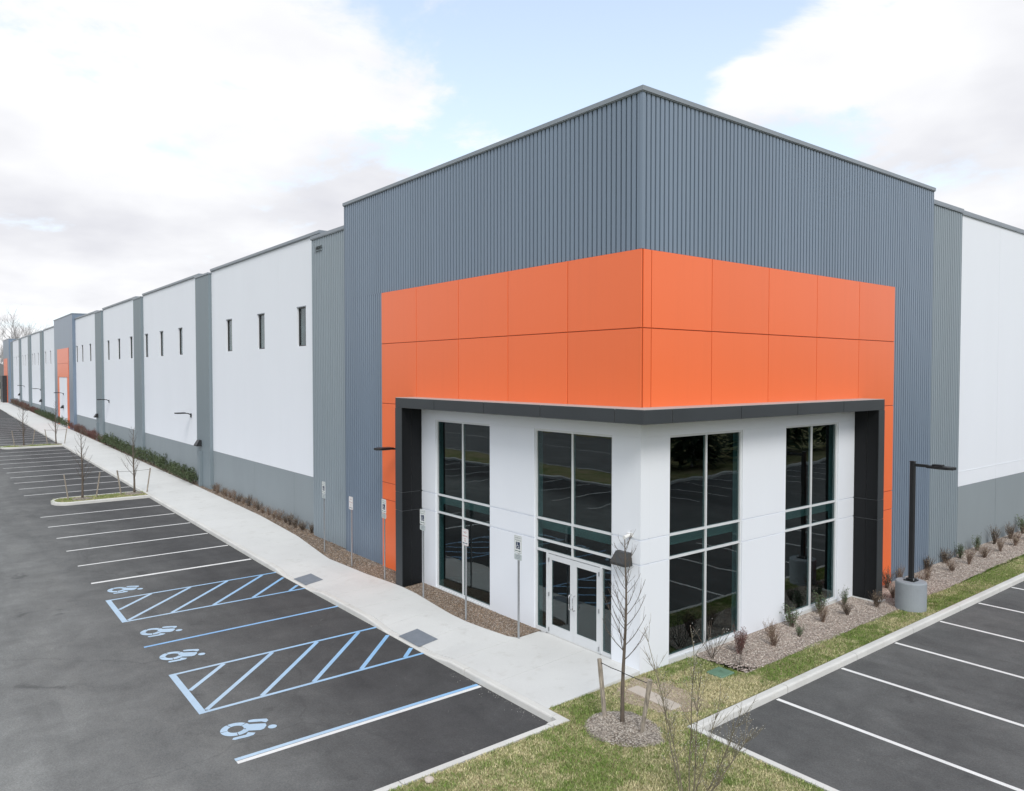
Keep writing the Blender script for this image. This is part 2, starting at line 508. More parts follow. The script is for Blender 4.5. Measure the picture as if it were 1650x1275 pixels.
class MB:
    def __init__(self, tf=None):
        self.v, self.f, self.tf, self.c = [], [], tf, []

    def add(self, vs, fs, col=None):
        n = len(self.v)
        self.v.extend(vs)
        self.f.extend(tuple(i + n for i in f) for f in fs)
        if col is not None:
            self.c.extend([col] * len(fs))
        return self

    def box(self, x0, x1, y0, y1, z0, z1):
        if x0 > x1: x0, x1 = x1, x0
        if y0 > y1: y0, y1 = y1, y0
        vs = [(x, y, z) for z in (z0, z1) for y in (y0, y1) for x in (x0, x1)]
        return self.add(vs, [(0, 2, 3, 1), (4, 5, 7, 6), (0, 1, 5, 4), (2, 6, 7, 3), (0, 4, 6, 2), (1, 3, 7, 5)])

    def bbox(self, x0, x1, y0, y1, z0, z1, b=0.01):
        """box with chamfered edges"""
        import bmesh
        bm = bmesh.new()
        bmesh.ops.create_cube(bm, size=1)
        for v in bm.verts:
            v.co = Vector((x0 + (v.co.x + .5) * (x1 - x0), y0 + (v.co.y + .5) * (y1 - y0), z0 + (v.co.z + .5) * (z1 - z0)))
        bmesh.ops.bevel(bm, geom=bm.edges[:], offset=b, segments=1, affect='EDGES')
        bm.verts.index_update()
        self.add([tuple(v.co) for v in bm.verts], [tuple(v.index for v in f.verts) for f in bm.faces])
        bm.free()
        return self

    def quad(self, a, b, c, d):
        return self.add([a, b, c, d], [(0, 1, 2, 3)])

    def prism(self, poly, z0, z1):
        n = len(poly)
        vs = [(x, y, z0) for x, y in poly] + [(x, y, z1) for x, y in poly]
        fs = [tuple(range(n))[::-1], tuple(range(n, 2 * n))]
        fs += [(i, (i + 1) % n, (i + 1) % n + n, i + n) for i in range(n)]
        return self.add(vs, fs)

    def sheet(self, poly, z):
        return self.add([(x, y, z) for x, y in poly], [tuple(range(len(poly)))])

    def tube(self, pts, rad, sides=6, cap=True):
        pts = [Vector(p) for p in pts]
        if isinstance(rad, (int, float)):
            rad = [rad] * len(pts)
        vs, fs = [], []
        ref = None
        for i, p in enumerate(pts):
            d = (pts[min(i + 1, len(pts) - 1)] - pts[max(i - 1, 0)])
            if d.length < 1e-9:
                d = Vector((0, 0, 1))
            d.normalize()
            if ref is None:
                ref = Vector((0, 0, 1)) if abs(d.z) < 0.9 else Vector((1, 0, 0))
            a = d.cross(ref)
            if a.length < 1e-6:
                a = d.cross(Vector((0, 1, 0)))
            a.normalize()
            b = d.cross(a)
            for k in range(sides):
                t = 2 * math.pi * k / sides
                vs.append(tuple(p + (a * math.cos(t) + b * math.sin(t)) * rad[i]))
        for i in range(len(pts) - 1):
            for k in range(sides):
                k2 = (k + 1) % sides
                fs.append((i * sides + k, i * sides + k2, (i + 1) * sides + k2, (i + 1) * sides + k))
        if cap:
            fs.append(tuple(range(sides))[::-1])
            e = (len(pts) - 1) * sides
            fs.append(tuple(range(e, e + sides)))
        return self.add(vs, fs)

    def lathe(self, prof, cx, cy, sides=24):
        vs, fs = [], []
        for r, z in prof:
            for k in range(sides):
                t = 2 * math.pi * k / sides
                vs.append((cx + r * math.cos(t), cy + r * math.sin(t), z))
        for i in range(len(prof) - 1):
            for k in range(sides):
                k2 = (k + 1) % sides
                fs.append((i * sides + k, i * sides + k2, (i + 1) * sides + k2, (i + 1) * sides + k))
        fs.append(tuple(range(sides))[::-1])
        e = (len(prof) - 1) * sides
        fs.append(tuple(range(e, e + sides)))
        return self.add(vs, fs)

    def mesh(self, name, mat, origin=(0, 0, 0), smooth=False):
        o = Vector(origin)
        vs = [tuple(Vector(self.tf(v) if self.tf else v) - o) for v in self.v]
        me = bpy.data.meshes.new(name)
        me.from_pydata(vs, [], self.f)
        if mat is not None:
            me.materials.append(mat)
        if self.c:
            at = me.color_attributes.new('col', 'FLOAT_COLOR', 'CORNER')
            buf = []
            for f, c in zip(self.f, self.c):
                buf.extend((c[0], c[1], c[2], 1.0) * len(f))
            at.data.foreach_set('color', buf)
        if smooth:
            me.polygons.foreach_set('use_smooth', [True] * len(me.polygons))
        me.update()
        return me

    def build(self, name, mat, parent=None, smooth=False, label=None):
        org = world_loc(parent) if parent is not None else (0, 0, 0)
        o = bpy.data.objects.new(name, self.mesh(name, mat, org, smooth))
        COL.objects.link(o)
        o.parent = parent
        if label:
            o['label'] = label
        return o


def tag(o, label=None, cat=None, group=None, kind=None):
    if label: o['label'] = label
    if cat: o['category'] = cat
    if group: o['group'] = group
    if kind: o['kind'] = kind
    return o


def empty(name, loc=(0, 0, 0), rz=0.0):
    o = bpy.data.objects.new(name, None)
    COL.objects.link(o)
    o.location = loc
    o.rotation_euler = (0, 0, rz)
    o.empty_display_size = 0.3
    return o


def inst(name, me, parent, loc, rz=0.0, scale=1.0):
    o = bpy.data.objects.new(name, me)
    COL.objects.link(o)
    o.parent = parent
    o.location = loc
    o.rotation_euler = (0, 0, rz)
    o.scale = (scale,) * 3 if isinstance(scale, (int, float)) else scale
    return o


def copy_tree(src, parent=None):
    c = src.copy()
    COL.objects.link(c)
    c.parent = parent
    for ch in list(src.children):
        copy_tree(ch, c)
    return c


def gz(x):
    """height of the climbing site at x"""
    return 0.011 * sk(x)


def gy(x):
    return 0.0075 * sk(x)


def smooth01(t):
    t = max(0.0, min(1.0, t))
    return t * t * (3 - 2 * t)


# ------------------------------------------------------------------ the setting
def tag_struct(o):
    o['kind'] = 'structure'
    return o


# ground: one sheet to the horizon, following the climb of the site
gm = MB()
xs = [-3000, -165, -120, -80, -40, -15, 3000]
ys = [-3000, 3000]
for i in range(len(xs) - 1):
    a, b = xs[i], xs[i + 1]
    gm.quad((a, ys[0], -0.34 + gz(a)), (b, ys[0], -0.34 + gz(b)), (b, ys[1], -0.34 + gz(b)), (a, ys[1], -0.34 + gz(a)))
tag_struct(gm.build('ground', M['turf']))

# lawn between the two parking lots and along the right-hand front
lw = MB()
lw.sheet([(0.68, -60), (60, -60), (60, -1.2), (2.24, -1.2), (2.24, 60), (1.42, 60), (1.42, 2.0), (0.0, 1.6), (0.0, -2.76), (0.68, -2.76)], 0.0)
lawn = tag_struct(lw.build('lawn', M['turf']))

# left parking lot, one sheet with a kink where the site starts to climb
pl = MB(tf_ground)
XL = [0.46, -15, -40, -80, -120, -165, -240]
for i in range(len(XL) - 1):
    a, b = XL[i], XL[i + 1]
    y1 = -2.94
    pl.quad((b, -19.9, -0.15), (a, -19.9, -0.15), (a, y1, -0.15), (b, y1, -0.15))
lot = tag_struct(pl.build('parking_lot', M['asphalt_left']))
pr = MB()
pr.sheet([(2.42, -0.98), (19.6, -0.98), (19.6, 90), (2.42, 90)], -0.15)
lot_r = tag_struct(pr.build('side_parking_lot', M['asphalt_right']))
rd = MB(tf_ground)
for i in range(len(XL) - 1):
    a, b = (60 if i == 0 else XL[i]), XL[i + 1]
    rd.quad((b, -44, -0.332), (a, -44, -0.332), (a, -25.5, -0.332), (b, -25.5, -0.332))
tag_struct(rd.build('road', M['road']))
for yy, nm in ((-25.35, 'road_edge_line'), (-34.6, 'road_centre_line')):
    e = MB(tf_ground)
    for i in range(len(XL) - 1):
        a, b = (60 if i == 0 else XL[i]), XL[i + 1]
        e.quad((b, yy - 0.45, -0.326), (a, yy - 0.45, -0.326), (a, yy - 0.30, -0.326), (b, yy - 0.30, -0.326))
    tag_struct(e.build(nm, M['white_paint']))

# --- kerbs -----------------------------------------------------------------
RAMPS = (-12.55, -5.42)


def dip(x):
    d = 0.0
    for c in RAMPS:
        d = max(d, 1 - smooth01((abs(x - c) - 1.0) / 1.1))
    return 0.125 * d


def kerb_run(name, p0, p1, face, parent_lbl=None, step=3.05, zf=None, tf=None, w=0.17, h=0.15, base=-0.32, gap=0.02):
    """kerb stones from p0 to p1; face = unit (x,y) towards the asphalt"""
    root = tag_struct(empty(name, (p0[0], p0[1], 0) if not tf else (0, 0, 0)))
    d = Vector((p1[0] - p0[0], p1[1] - p0[1]))
    n = max(1, round(d.length / step))
    u = d.normalized()
    seg = d.length / n
    for i in range(n):
        mb = MB(tf)
        ns = 5 if zf else 1
        rings = []
        for k in range(ns + 1):
            s = i * seg + gap / 2 + (seg - gap) * k / ns
            q = Vector(p0[:2]) + u * s
            top = (zf(q.x) if zf else 0.0)
            f = Vector(face)
            prof = [(0.02, base), (0.0, top - 0.035), (-0.012, top - 0.012), (-0.035, top), (-w, top), (-w, base)]
            rings.append([(q.x + f.x * a, q.y + f.y * a, z) for a, z in prof])
        m = len(rings[0])
        vs = [p for r in rings for p in r]
        fs = []
        for k in range(ns):
            for j in range(m):
                j2 = (j + 1) % m
                fs.append((k * m + j, k * m + j2, (k + 1) * m + j2, (k + 1) * m + j))
        fs.append(tuple(range(m))[::-1])
        fs.append(tuple(range(ns * m, ns * m + m)))
        mb.add(vs, fs)
        mb.build('kerb_stone', M['kerb'], root)
    return root


kerb_run('walk_kerb', (0.30, -2.93), (-15.0, -2.93), (0, -1), zf=lambda x: 0.0 - dip(x), step=3.05)
kerb_run('walk_kerb', (-15.0, -2.93), (-120.0, -2.93), (0, -1), tf=tf_ground, step=3.05)
# the kerb turns the corner at the lawn
ck = MB()
ck.prism([(0.30, -2.93), (0.46, -2.945), (0.46, -3.2), (0.63, -3.2), (0.66, -2.76), (0.30, -2.76)], -0.32, 0.0)
tag_struct(ck.build('kerb_corner', M['kerb']))
kerb_run('lawn_kerb', (0.46, -3.21), (0.44, -19.8), (-1, 0))
kerb_run('side_lot_kerb', (2.42, -0.96), (2.42, 60), (1, 0), w=0.17)
ck = MB()
ck.prism([(2.25, -1.15), (2.45, -1.15), (2.45, -0.98), (2.42, -0.97), (2.25, -0.97)], -0.32, 0.0)
tag_struct(ck.build('kerb_corner', M['kerb']))
kerb_run('front_kerb', (2.46, -0.98), (19.6, -0.98), (0, 1))
kerb_run('far_side_kerb', (19.6, -0.98), (19.6, 80), (-1, 0), w=0.3)
kerb_run('far_lot_kerb', (0.4, -19.9), (-15, -19.9), (0, 1), w=0.3)
kerb_run('far_lot_kerb', (-15, -19.9), (-100, -19.9), (0, 1), tf=tf_ground, w=0.3)

# --- sidewalk in slabs -------------------------------------------------------
INNER = [(-200, -0.10), (-34, -0.14), (-29.0, -0.16), (-23.3, -0.22), (-18.3, -0.48), (-14.2, -0.98), (-12.8, -0.94), (-11.4, -0.90),
         (-9.75, -0.76), (-9.3, -0.74), (-8.4, -0.78), (-7.4, -0.90), (-6.2, -1.03), (-5.4, -1.06), (-4.6, -1.00), (-3.45, -0.86), (-3.44, 0.0), (0.0, 0.0)]


def inner(x):
    for (x0, y0), (x1, y1) in zip(INNER[:-1], INNER[1:]):
        if x0 <= x <= x1:
            return y0 + (y1 - y0) * (x - x0) / (x1 - x0)
    return 0.0


def zs(x, y):
    return 0.035 * (y + 2.76) - dip(x) * max(0.0, 1 - (y + 2.93) / 1.35)


walk = MB(tf_ground)
for a, b in ((0.0, -15.0), (-15.0, -80), (-80, -165), (-165, -200)):
    walk.quad((b, -2.77, -0.22), (a, -2.77, -0.22), (a, 0.2, -0.22), (b, 0.2, -0.22))
walk = tag_struct(walk.build('sidewalk', M['concrete']))
edges = [0.0, -1.72, -3.445]
while edges[-1] > -120:
    edges.append(edges[-1] - (1.65 if edges[-1] > -14 else 3.05))
for a, b in zip(edges[:-1], edges[1:]):
    g = 0.004
    xa, xb = a - g, b + g
    nx, ny = 6, 8
    mb = MB(tf_ground)
    vs = []
    for i in range(nx + 1):
        x = xa + (xb - xa) * i / nx
        yi = inner(min(x, -0.0001)) if x > -3.44 else inner(x)
        for j in range(ny + 1):
            y = -2.756 + (yi + 2.756) * j / ny
            vs.append((x, y, zs(x, y)))
    n0 = len(vs)
    fs = [(i * (ny + 1) + j, i * (ny + 1) + j + 1, (i + 1) * (ny + 1) + j + 1, (i + 1) * (ny + 1) + j) for i in range(nx) for j in range(ny)]
    rim = [i * (ny + 1) for i in range(nx + 1)] + [nx * (ny + 1) + j for j in range(1, ny + 1)] + \
          [i * (ny + 1) + ny for i in range(nx - 1, -1, -1)] + [j for j in range(ny - 1, 0, -1)]
    low = [(vs[r][0], vs[r][1], vs[r][2] - 0.12) for r in rim]
    vs += low
    for k in range(len(rim)):
        k2 = (k + 1) % len(rim)
        fs.append((rim[k], rim[k2], n0 + k2, n0 + k))
    mb.add(vs, fs)
    mb.build('slab', M['concrete'], walk)

# tactile mats on the two ramps
for (x0, x1, y0, y1), lb in (((-5.93, -4.90, -2.84, -2.26), 'grey tactile mat on the ramp nearest the entrance doors'),
                             ((-13.02, -12.02, -2.82, -2.20), 'grey tactile mat on the ramp beside the far blue hatched aisle')):
    nx, ny = 8, 6
    mb = MB()
    vs = [(x0 + (x1 - x0) * i / nx, y0 + (y1 - y0) * j / ny, zs(x0 + (x1 - x0) * i / nx, y0 + (y1 - y0) * j / ny) + 0.006) for i in range(nx + 1) for j in range(ny + 1)]
    mb.add(vs, [(i * (ny + 1) + j, (i + 1) * (ny + 1) + j, (i + 1) * (ny + 1) + j + 1, i * (ny + 1) + j + 1) for i in range(nx) for j in range(ny)])
    t = tag(empty('tactile_mat', ((x0 + x1) / 2, (y0 + y1) / 2, 0)), lb, 'tactile paving', 'tactile mats on the kerb ramps')
    mb.build('mat_base', M['mat_grey'], t)
    dm = MB()
    k = 0
    x = x0 + 0.04
    while x < x1 - 0.02:
        y = y0 + 0.04
        while y < y1 - 0.02:
            z = zs(x, y) + 0.006
            vs = [(x + 0.014 * math.cos(q * math.pi / 3), y + 0.014 * math.sin(q * math.pi / 3), z) for q in range(6)] + [(x, y, z + 0.006)]
            dm.add(vs, [(q, (q + 1) % 6, 6) for q in range(6)])
            y += 0.06
        x += 0.06
    tag(dm.build('raised_domes', M['mat_grey'], t), kind='stuff')


# --- painted markings --------------------------------------------------------
def stripe(parent, p0, p1, w, mat, z=-0.146, tf=tf_ground, name='parking_line'):
    p0, p1 = Vector(p0), Vector(p1)
    d = (p1 - p0).normalized()
    n = Vector((-d.y, d.x)) * w / 2
    mb = MB(tf)
    k = 4
    for i in range(k):
        a, b = p0.lerp(p1, i / k), p0.lerp(p1, (i + 1) / k)
        mb.quad((a.x + n.x, a.y + n.y, z), (a.x - n.x, a.y - n.y, z), (b.x - n.x, b.y - n.y, z), (b.x + n.x, b.y + n.y, z))
    return mb.build(name, mat, parent)


YI, YO = -2.98, -8.30
stripe(lot, (-16.70, YI), (-16.70, YO), 0.155, M['white_paint'])
for k in range(1, 6):
    stripe(lot, (-16.70 - 2.72 * k, YI), (-16.70 - 2.72 * k, YO), 0.11, M['white_paint'])
for k in range(1, 11):
    stripe(lot, (-34.95 - 2.72 * k, YI), (-34.95 - 2.72 * k, YO), 0.11, M['white_paint'])
for k in range(1, 16):
    stripe(lot, (-67.0 - 2.72 * k, YI), (-67.0 - 2.72 * k, YO), 0.11, M['white_paint'])
# accessible bays: pale blue outline of two hatched aisles
for xa, xb in ((-14.32, -11.82), (-7.00, -4.55)):
    stripe(lot, (xa, YI + 0.05), (xa, -8.22), 0.095, M['blue_paint'], name='aisle_line')
    stripe(lot, (xb, YI + 0.05), (xb, -8.26), 0.095, M['blue_paint'], name='aisle_line')
    stripe(lot, (xa - 0.05, -8.21), (xb + 0.05, -8.25), 0.145, M['blue_paint'], z=-0.1455, name='aisle_line')
    w = xb - xa
    for s in range(6):
        ya = -9.40 + 1.195 * s + 1.17       # where the stripe leaves the near line
        y0, y1 = ya - 1.17 + 1.13, None
        p0 = Vector((xb - 0.05, -8.2 + 1.19 * (s - 1) + 0.02))
        p1 = Vector((xa + 0.05, p0.y + 0.985 * (w - 0.1)))
        if p0.y < -8.16:
            tt = (-8.14 - p0.y) / (p1.y - p0.y)
            p0 = p0.lerp(p1, tt)
        if p1.y > YI:
            tt = (YI - p0.y) / (p1.y - p0.y)
            if tt < 0.05:
                continue
            p1 = p0.lerp(p1, tt)
        stripe(lot, p0, p1, 0.105, M['blue_paint'], z=-0.1465, name='hatch_stripe')
stripe(lot, (-9.40, YI + 0.05), (-9.33, -8.30), 0.10, M['blue_line'])
stripe(lot, (-2.155, YI), (-2.205, -8.36), 0.105, M['blue_paint'])
stripe(lot, (-2.045, YI), (-2.085, -8.36), 0.105, M['white_paint'])
# right-hand lot
for k in range(0, 18):
    yk = 1.62 + 2.72 * k
    stripe(lot_r, (2.46, yk), (7.95, yk), 0.11, M['white_paint'], tf=None)
    stripe(lot_r, (14.1, yk), (19.55, yk), 0.11, M['white_paint'], tf=None)
# far row of the left lot (seen in the window reflections)
for k in range(0, 26):
    xk = -3.0 - 2.72 * k
    stripe(lot, (xk, -19.85), (xk, -14.4), 0.11, M['white_paint'])


def symbol(cx, cy):
    mb = MB(tf_ground)
    z = -0.1452

    def arc(ccx, ccy, r0, r1, a0, a1, n=14):
        vs = []
        for i in range(n + 1):
            a = R(a0 + (a1 - a0) * i / n)
            vs += [(ccx + r0 * math.cos(a), ccy + r0 * math.sin(a), z), (ccx + r1 * math.cos(a), ccy + r1 * math.sin(a), z)]
        mb.add(vs, [(2 * i, 2 * i + 1, 2 * i + 3, 2 * i + 2) for i in range(n)])

    def pol(pts):
        mb.add([(cx + a, cy + b, z + 0.002) for a, b in pts], [tuple(range(len(pts)))])
    rc = (cx - 0.10, cy - 0.17)
    for a0, a1 in ((62, 117), (121, 195), (199, 262), (266, 350), (354, 412)):
        arc(rc[0] - 0.02, rc[1] - 0.005, 0.150, 0.285, a0, a1)
    # leaning trunk, bent arm, forward leg, head
    pol([(-0.19, 0.055), (-0.10, 0.215), (0.00, 0.375), (0.10, 0.36), (0.21, 0.27), (0.22, 0.19), (0.08, -0.03), (-0.02, -0.01)])
    pol([(-0.34, 0.16), (-0.32, 0.25), (-0.19, 0.47), (-0.10, 0.47), (-0.03, 0.40), (-0.13, 0.34), (-0.24, 0.14), (-0.29, 0.12)])
    pol([(0.16, -0.03), (0.265, 0.08), (0.335, 0.02), (0.345, -0.10), (0.315, -0.33), (0.27, -0.37), (0.215, -0.33), (0.235, -0.09)])
    arc(cx + 0.215, cy + 0.435, 0.0, 0.085, 0, 360, 18)
    return mb.build('accessible_symbol', M['blue_paint'], lot)


for cx, cy in ((-15.30, -7.58), (-10.35, -7.68), (-8.15, -7.72), (-3.27, -7.78)):
    symbol(cx, cy)


# --- parking islands ---------------------------------------------------------
def island(xc, label_part):
    w, y_in, y_out = 0.95, -2.93, -7.45
    tfm = tf_ground
    root = tag_struct(empty('parking_island', (0, 0, 0)))
    pts_o = [(xc + w, y_in)]
    for i in range(13):
        a = math.pi * i / 12
        pts_o.append((xc + w * math.cos(a), y_out + 0.75 - 0.75 * math.sin(a)))
    pts_o.append((xc - w, y_in))
    k = 1 - 0.16 / w
    inn = [(xc + (x - xc) * k, y if i in (0, len(pts_o) - 1) else y + 0.16 * max(0, (y_out + 0.75 - y) / 0.75)) for i, (x, y) in enumerate(pts_o)]
    # kerb in three lengths
    n = len(pts_o)
    for a, b in ((0, 1), (1, n - 2), (n - 2, n - 1)):
        mb = MB(tfm)
        vs = []
        for i in range(a, b + 1):
            ox, oy = pts_o[i]
            ix, iy = inn[i]
            vs += [(ox, oy, -0.3), (ox, oy, -0.02), (ox * .85 + ix * .15, oy * .85 + iy * .15, 0.0), (ix, iy, 0.0), (ix, iy, -0.3)]
        fs = []
        for s in range(b - a):
            for j in range(5):
                j2 = (j + 1) % 5
                fs.append((s * 5 + j, s * 5 + j2, s * 5 + 5 + j2, s * 5 + 5 + j))
        fs += [(0, 1, 2, 3, 4), tuple(range((b - a) * 5, (b - a) * 5 + 5))]
        mb.add(vs, fs)
        mb.build('kerb_stone', M['kerb'], root)
    g = MB(tfm)
    g.sheet(inn, -0.02)
    g.build('turf_bed', M['turf'], root)
    return root


island(-33.95, 'near')
island(-66.0, 'far')

# --- planting beds -----------------------------------------------------------
bed = MB(tf_ground)
bx = [-3.44, -3.46, -4.6, -5.4, -6.2, -7.4, -8.4, -9.3]
for i in range(1, len(bx) - 1):
    a, b = bx[i], bx[i + 1]
    bed.quad((b, inner(b) + 0.01, zs(b, inner(b)) - 0.03), (a, inner(a) + 0.01, zs(a, inner(a)) - 0.03), (a, 0.02, 0.09), (b, 0.02, 0.09))
bx = [-9.76, -11.4, -12.8, -14.2, -15.0, -18.3, -23.3, -29, -40, -60, -80, -120, -165]
for i in range(len(bx) - 1):
    a, b = bx[i], bx[i + 1]
    bed.quad((b, inner(b) + 0.01, zs(b, inner(b)) - 0.03), (a, inner(a) + 0.01, zs(a, inner(a)) - 0.03), (a, 0.55, 0.16), (b, 0.55, 0.16))
bed = tag_struct(bed.build('stone_mulch_bed', M['gravel_brown']))
bed2 = MB()
edge = [(0.0, 2.0)]
for k in range(6):
    edge.append((0.15 + 0.24 * k, 1.93 + 0.10 * noise.noise(Vector((k * 1.7, 0.3, 0))) + 0.02 * k * k))
yy_ = 2.6
while yy_ < 60:
    edge.append((1.47 - max(0, min(yy_ - 9, 14)) * 0.016 + 0.09 * noise.noise(Vector((0.2, yy_ * 1.3, 3))), yy_))
    yy_ += 0.22 if yy_ < 26 else 4
edge += [(1.24, 60), (-0.6, 60), (-0.6, 14.0), (0.0, 14.0)]
bed2.add([(a, b, 0.006 if a > 0.05 else 0.03) for a, b in edge], [tuple(range(len(edge)))])
bed2 = tag_struct(bed2.build('gravel_bed', M['gravel_pink']))

# ------------------------------------------------------------------ the warehouse
wh = empty('warehouse', (0, 0, 0))
tag(wh, 'long white and grey warehouse with orange panelled corner entrance and ribbed metal top', 'building')


def corrugated(name, mat, axis, s0, s1, z0, z1, off, tf=None, pitch=0.155, depth=0.068):
    """ribbed sheet; axis 'L' faces -y (s = x), 'R' faces +x (s = y); off = outward position of the crest"""
    n = max(1, round(abs(s1 - s0) / pitch))
    p = (s1 - s0) / n
    prof = []
    for i in range(n):
        b = s0 + i * p
        prof += [(b, 0.0), (b + p * 0.70, 0.0), (b + p * 0.71, -depth), (b + p * 0.985, -depth)]
    prof.append((s1, 0.0))
    vs, fs = [], []
    for s, d in prof:
        for z in (z0, z1):
            vs.append((s, -(off + d), z) if axis == 'L' else (off + d, s, z))
    for i in range(len(prof) - 1):
        fs.append((2 * i, 2 * i + 2, 2 * i + 3, 2 * i + 1))
    return MB(tf).add(vs, fs).build(name, mat, wh)


ZR, ZO, ZJ, ZC0, ZC1 = 13.23, 9.64, 7.87, 5.76, 6.07
# ---- tower cladding
corrugated('metal_cladding', M['metal_blue'], 'L', -14.80, 0.0, ZO, ZR - 0.1, 0.0)
corrugated('metal_cladding', M['metal_blue'], 'L', -14.80, -11.90, -0.3, ZO, 0.0)
corrugated('metal_cladding', M['metal_blue'], 'R', 0.0, 14.87, ZO, ZR - 0.1, 0.0)
corrugated('metal_cladding', M['metal_blue'], 'R', 12.05, 14.87, -0.3, ZO, 0.0)
c = MB()
c.box(-14.80, -0.05, 0.07, 0.30, 5.42, ZR - 0.02)
c.box(-14.80, -9.40, 0.07, 0.30, -0.3, 5.42)
c.build('wall_core', M['metal_blue'], wh)
c = MB()
c.box(-0.30, -0.07, 0.30, 14.87, 5.42, ZR - 0.02)
c.box(-0.30, -0.07, 9.66, 14.87, -0.3, 5.42)
c.build('wall_core', M['metal_blue'], wh)
# tower ends (the strip beside it stands back)
c = MB(); c.box(-14.825, -14.78, 0.0, 6.0, -0.3, ZR - 0.02); c.build('end_trim', M['metal_blue'], wh)
c = MB(); c.box(-6.0, 0.0, 14.85, 14.895, -0.3, ZR - 0.02); c.build('end_trim', M['metal_blue'], wh)
# corner trim
c = MB(); c.prism([(-0.075, -0.012), (0.012, -0.012), (0.012, 0.075), (-0.02, 0.075), (-0.02, 0.02), (-0.075, 0.02)], ZO, ZR - 0.1); c.build('corner_trim', M['metal_blue'], wh)


def coping(poly_len, z1, h=0.14, tf=None, mat=None):
    x0, x1, y0, y1 = poly_len
    c = MB(tf)
    c.box(x0, x1, y0, y1, z1 - h, z1)
    c.box(x0 + 0.004, x1 - 0.004, y0 + 0.012, y1 - 0.012, z1 - h - 0.03, z1 - h)
    return c.build('coping', mat or M['coping'], wh)


c = MB(); c.prism([(-14.84, -0.05), (0.05, -0.05), (0.05, 14.91), (-0.32, 14.91), (-0.32, 0.32), (-14.84, 0.32)], ZR - 0.105, ZR)
c.prism([(-14.83, -0.03), (0.03, -0.03), (0.03, 14.90), (-0.31, 14.90), (-0.31, 0.31), (-14.83, 0.31)], ZR - 0.125, ZR - 0.105)
c.build('coping', M['coping'], wh)

# ---- orange panels, left face then right face, on a recessed backing
GAP = 0.022
c = MB(); c.box(-11.88, -0.0, -0.012, 0.044, ZC0 + 0.06, ZO - 0.02); c.box(-11.88, -9.72, -0.012, 0.044, -0.2, ZC0 + 0.06)
c.build('panel_backing', M['orange_joint'], wh)
c = MB(); c.box(-0.044, 0.012, 0.0, 12.03, ZC0 + 0.06, ZO - 0.02); c.box(-0.044, 0.012, 9.94, 12.03, -0.2, ZC0 + 0.06)
c.build('panel_backing', M['orange_joint'], wh)
OF = 0.036


def opanel(face, s0, s1, z0, z1):
    b = MB()
    if face == 'L':
        b.bbox(s0 + GAP / 2, s1 - GAP / 2, -OF, -0.0125, z0 + GAP / 2, z1 - GAP / 2, 0.004)
    else:
        b.bbox(0.0125, OF, s0 + GAP / 2, s1 - GAP / 2, z0 + GAP / 2, z1 - GAP / 2, 0.004)
    b.build('orange_panel', M['orange'], wh)


XV = [-11.90, -9.59, -7.19, -4.80, -2.40, OF]
for a, b in zip(XV[:-1], XV[1:]):
    opanel('L', a, b, ZJ, ZO)
    if a < -11:
        continue
    opanel('L', a, b, ZC0 + 0.05, ZJ)
for z0, z1 in ((-0.2, 2.48), (2.48, 3.07), (3.07, ZC0 + 0.05), (ZC0 + 0.05, ZJ)):
    opanel('L', -11.90, -9.72 if z1 < ZJ else -9.59, z0, z1)
YV = [0.012, 0.29, 2.50, 4.93, 7.33, 9.74, 12.05]
for a, b in zip(YV[:-1], YV[1:]):
    opanel('R', a, b, ZJ, ZO)
    if b > 12:
        continue
    opanel('R', a, b, ZC0 + 0.05, ZJ)
for z0, z1 in ((-0.2, 2.45), (2.45, 3.05), (3.05, ZC0 + 0.05), (ZC0 + 0.05, ZJ)):
    opanel('R', 9.94 if z1 < ZJ else 9.74, 12.05, z0, z1)

# ---- charcoal portal: canopy beam and two side fins, clad in panels
D = 0.74
c = MB()
c.prism([(-9.72, -D + 0.02), (D - 0.02, -D + 0.02), (D - 0.02, 9.94), (0.04, 9.94), (0.04, -0.04), (-9.72, -0.04)], ZC0 + 0.012, ZC1 - 0.02)
c.build('canopy_core', M['charcoal_joint'], wh)
jl = [-9.74, -7.45, -4.98, -2.63, -0.11, D]
for a, b in zip(jl[:-1], jl[1:]):
    q = MB(); q.bbox(a + 0.011, b - (0.011 if b != D else 0), -D, -D + 0.019, ZC0, ZC1, 0.004); q.build('canopy_panel', M['charcoal'], wh)
jr = [-D + 0.02, 0.19, 2.73, 5.20, 7.55, 9.96]
for a, b in zip(jr[:-1], jr[1:]):
    q = MB(); q.bbox(D - 0.019, D, a + (0.011 if a > 0 else 0.001), b - 0.011, ZC0, ZC1, 0.004); q.build('canopy_panel', M['charcoal'], wh)
c = MB()
c.prism([(-9.73, -D + 0.015), (D - 0.015, -D + 0.015), (D - 0.015, 9.95), (0.041, 9.95), (0.041, -0.041), (-9.73, -0.041)], ZC1 - 0.019, ZC1 + 0.012)
c.build('canopy_flashing', M['canopy_top'], wh)
c = MB()
c.prism([(-9.35, -D + 0.022), (D - 0.022, -D + 0.022), (D - 0.022, 9.60), (0.0, 9.60), (0.0, 0.0), (-9.35, 0.0)], ZC0 + 0.001, ZC0 + 0.011)
c.build('canopy_soffit', M['charcoal'], wh)
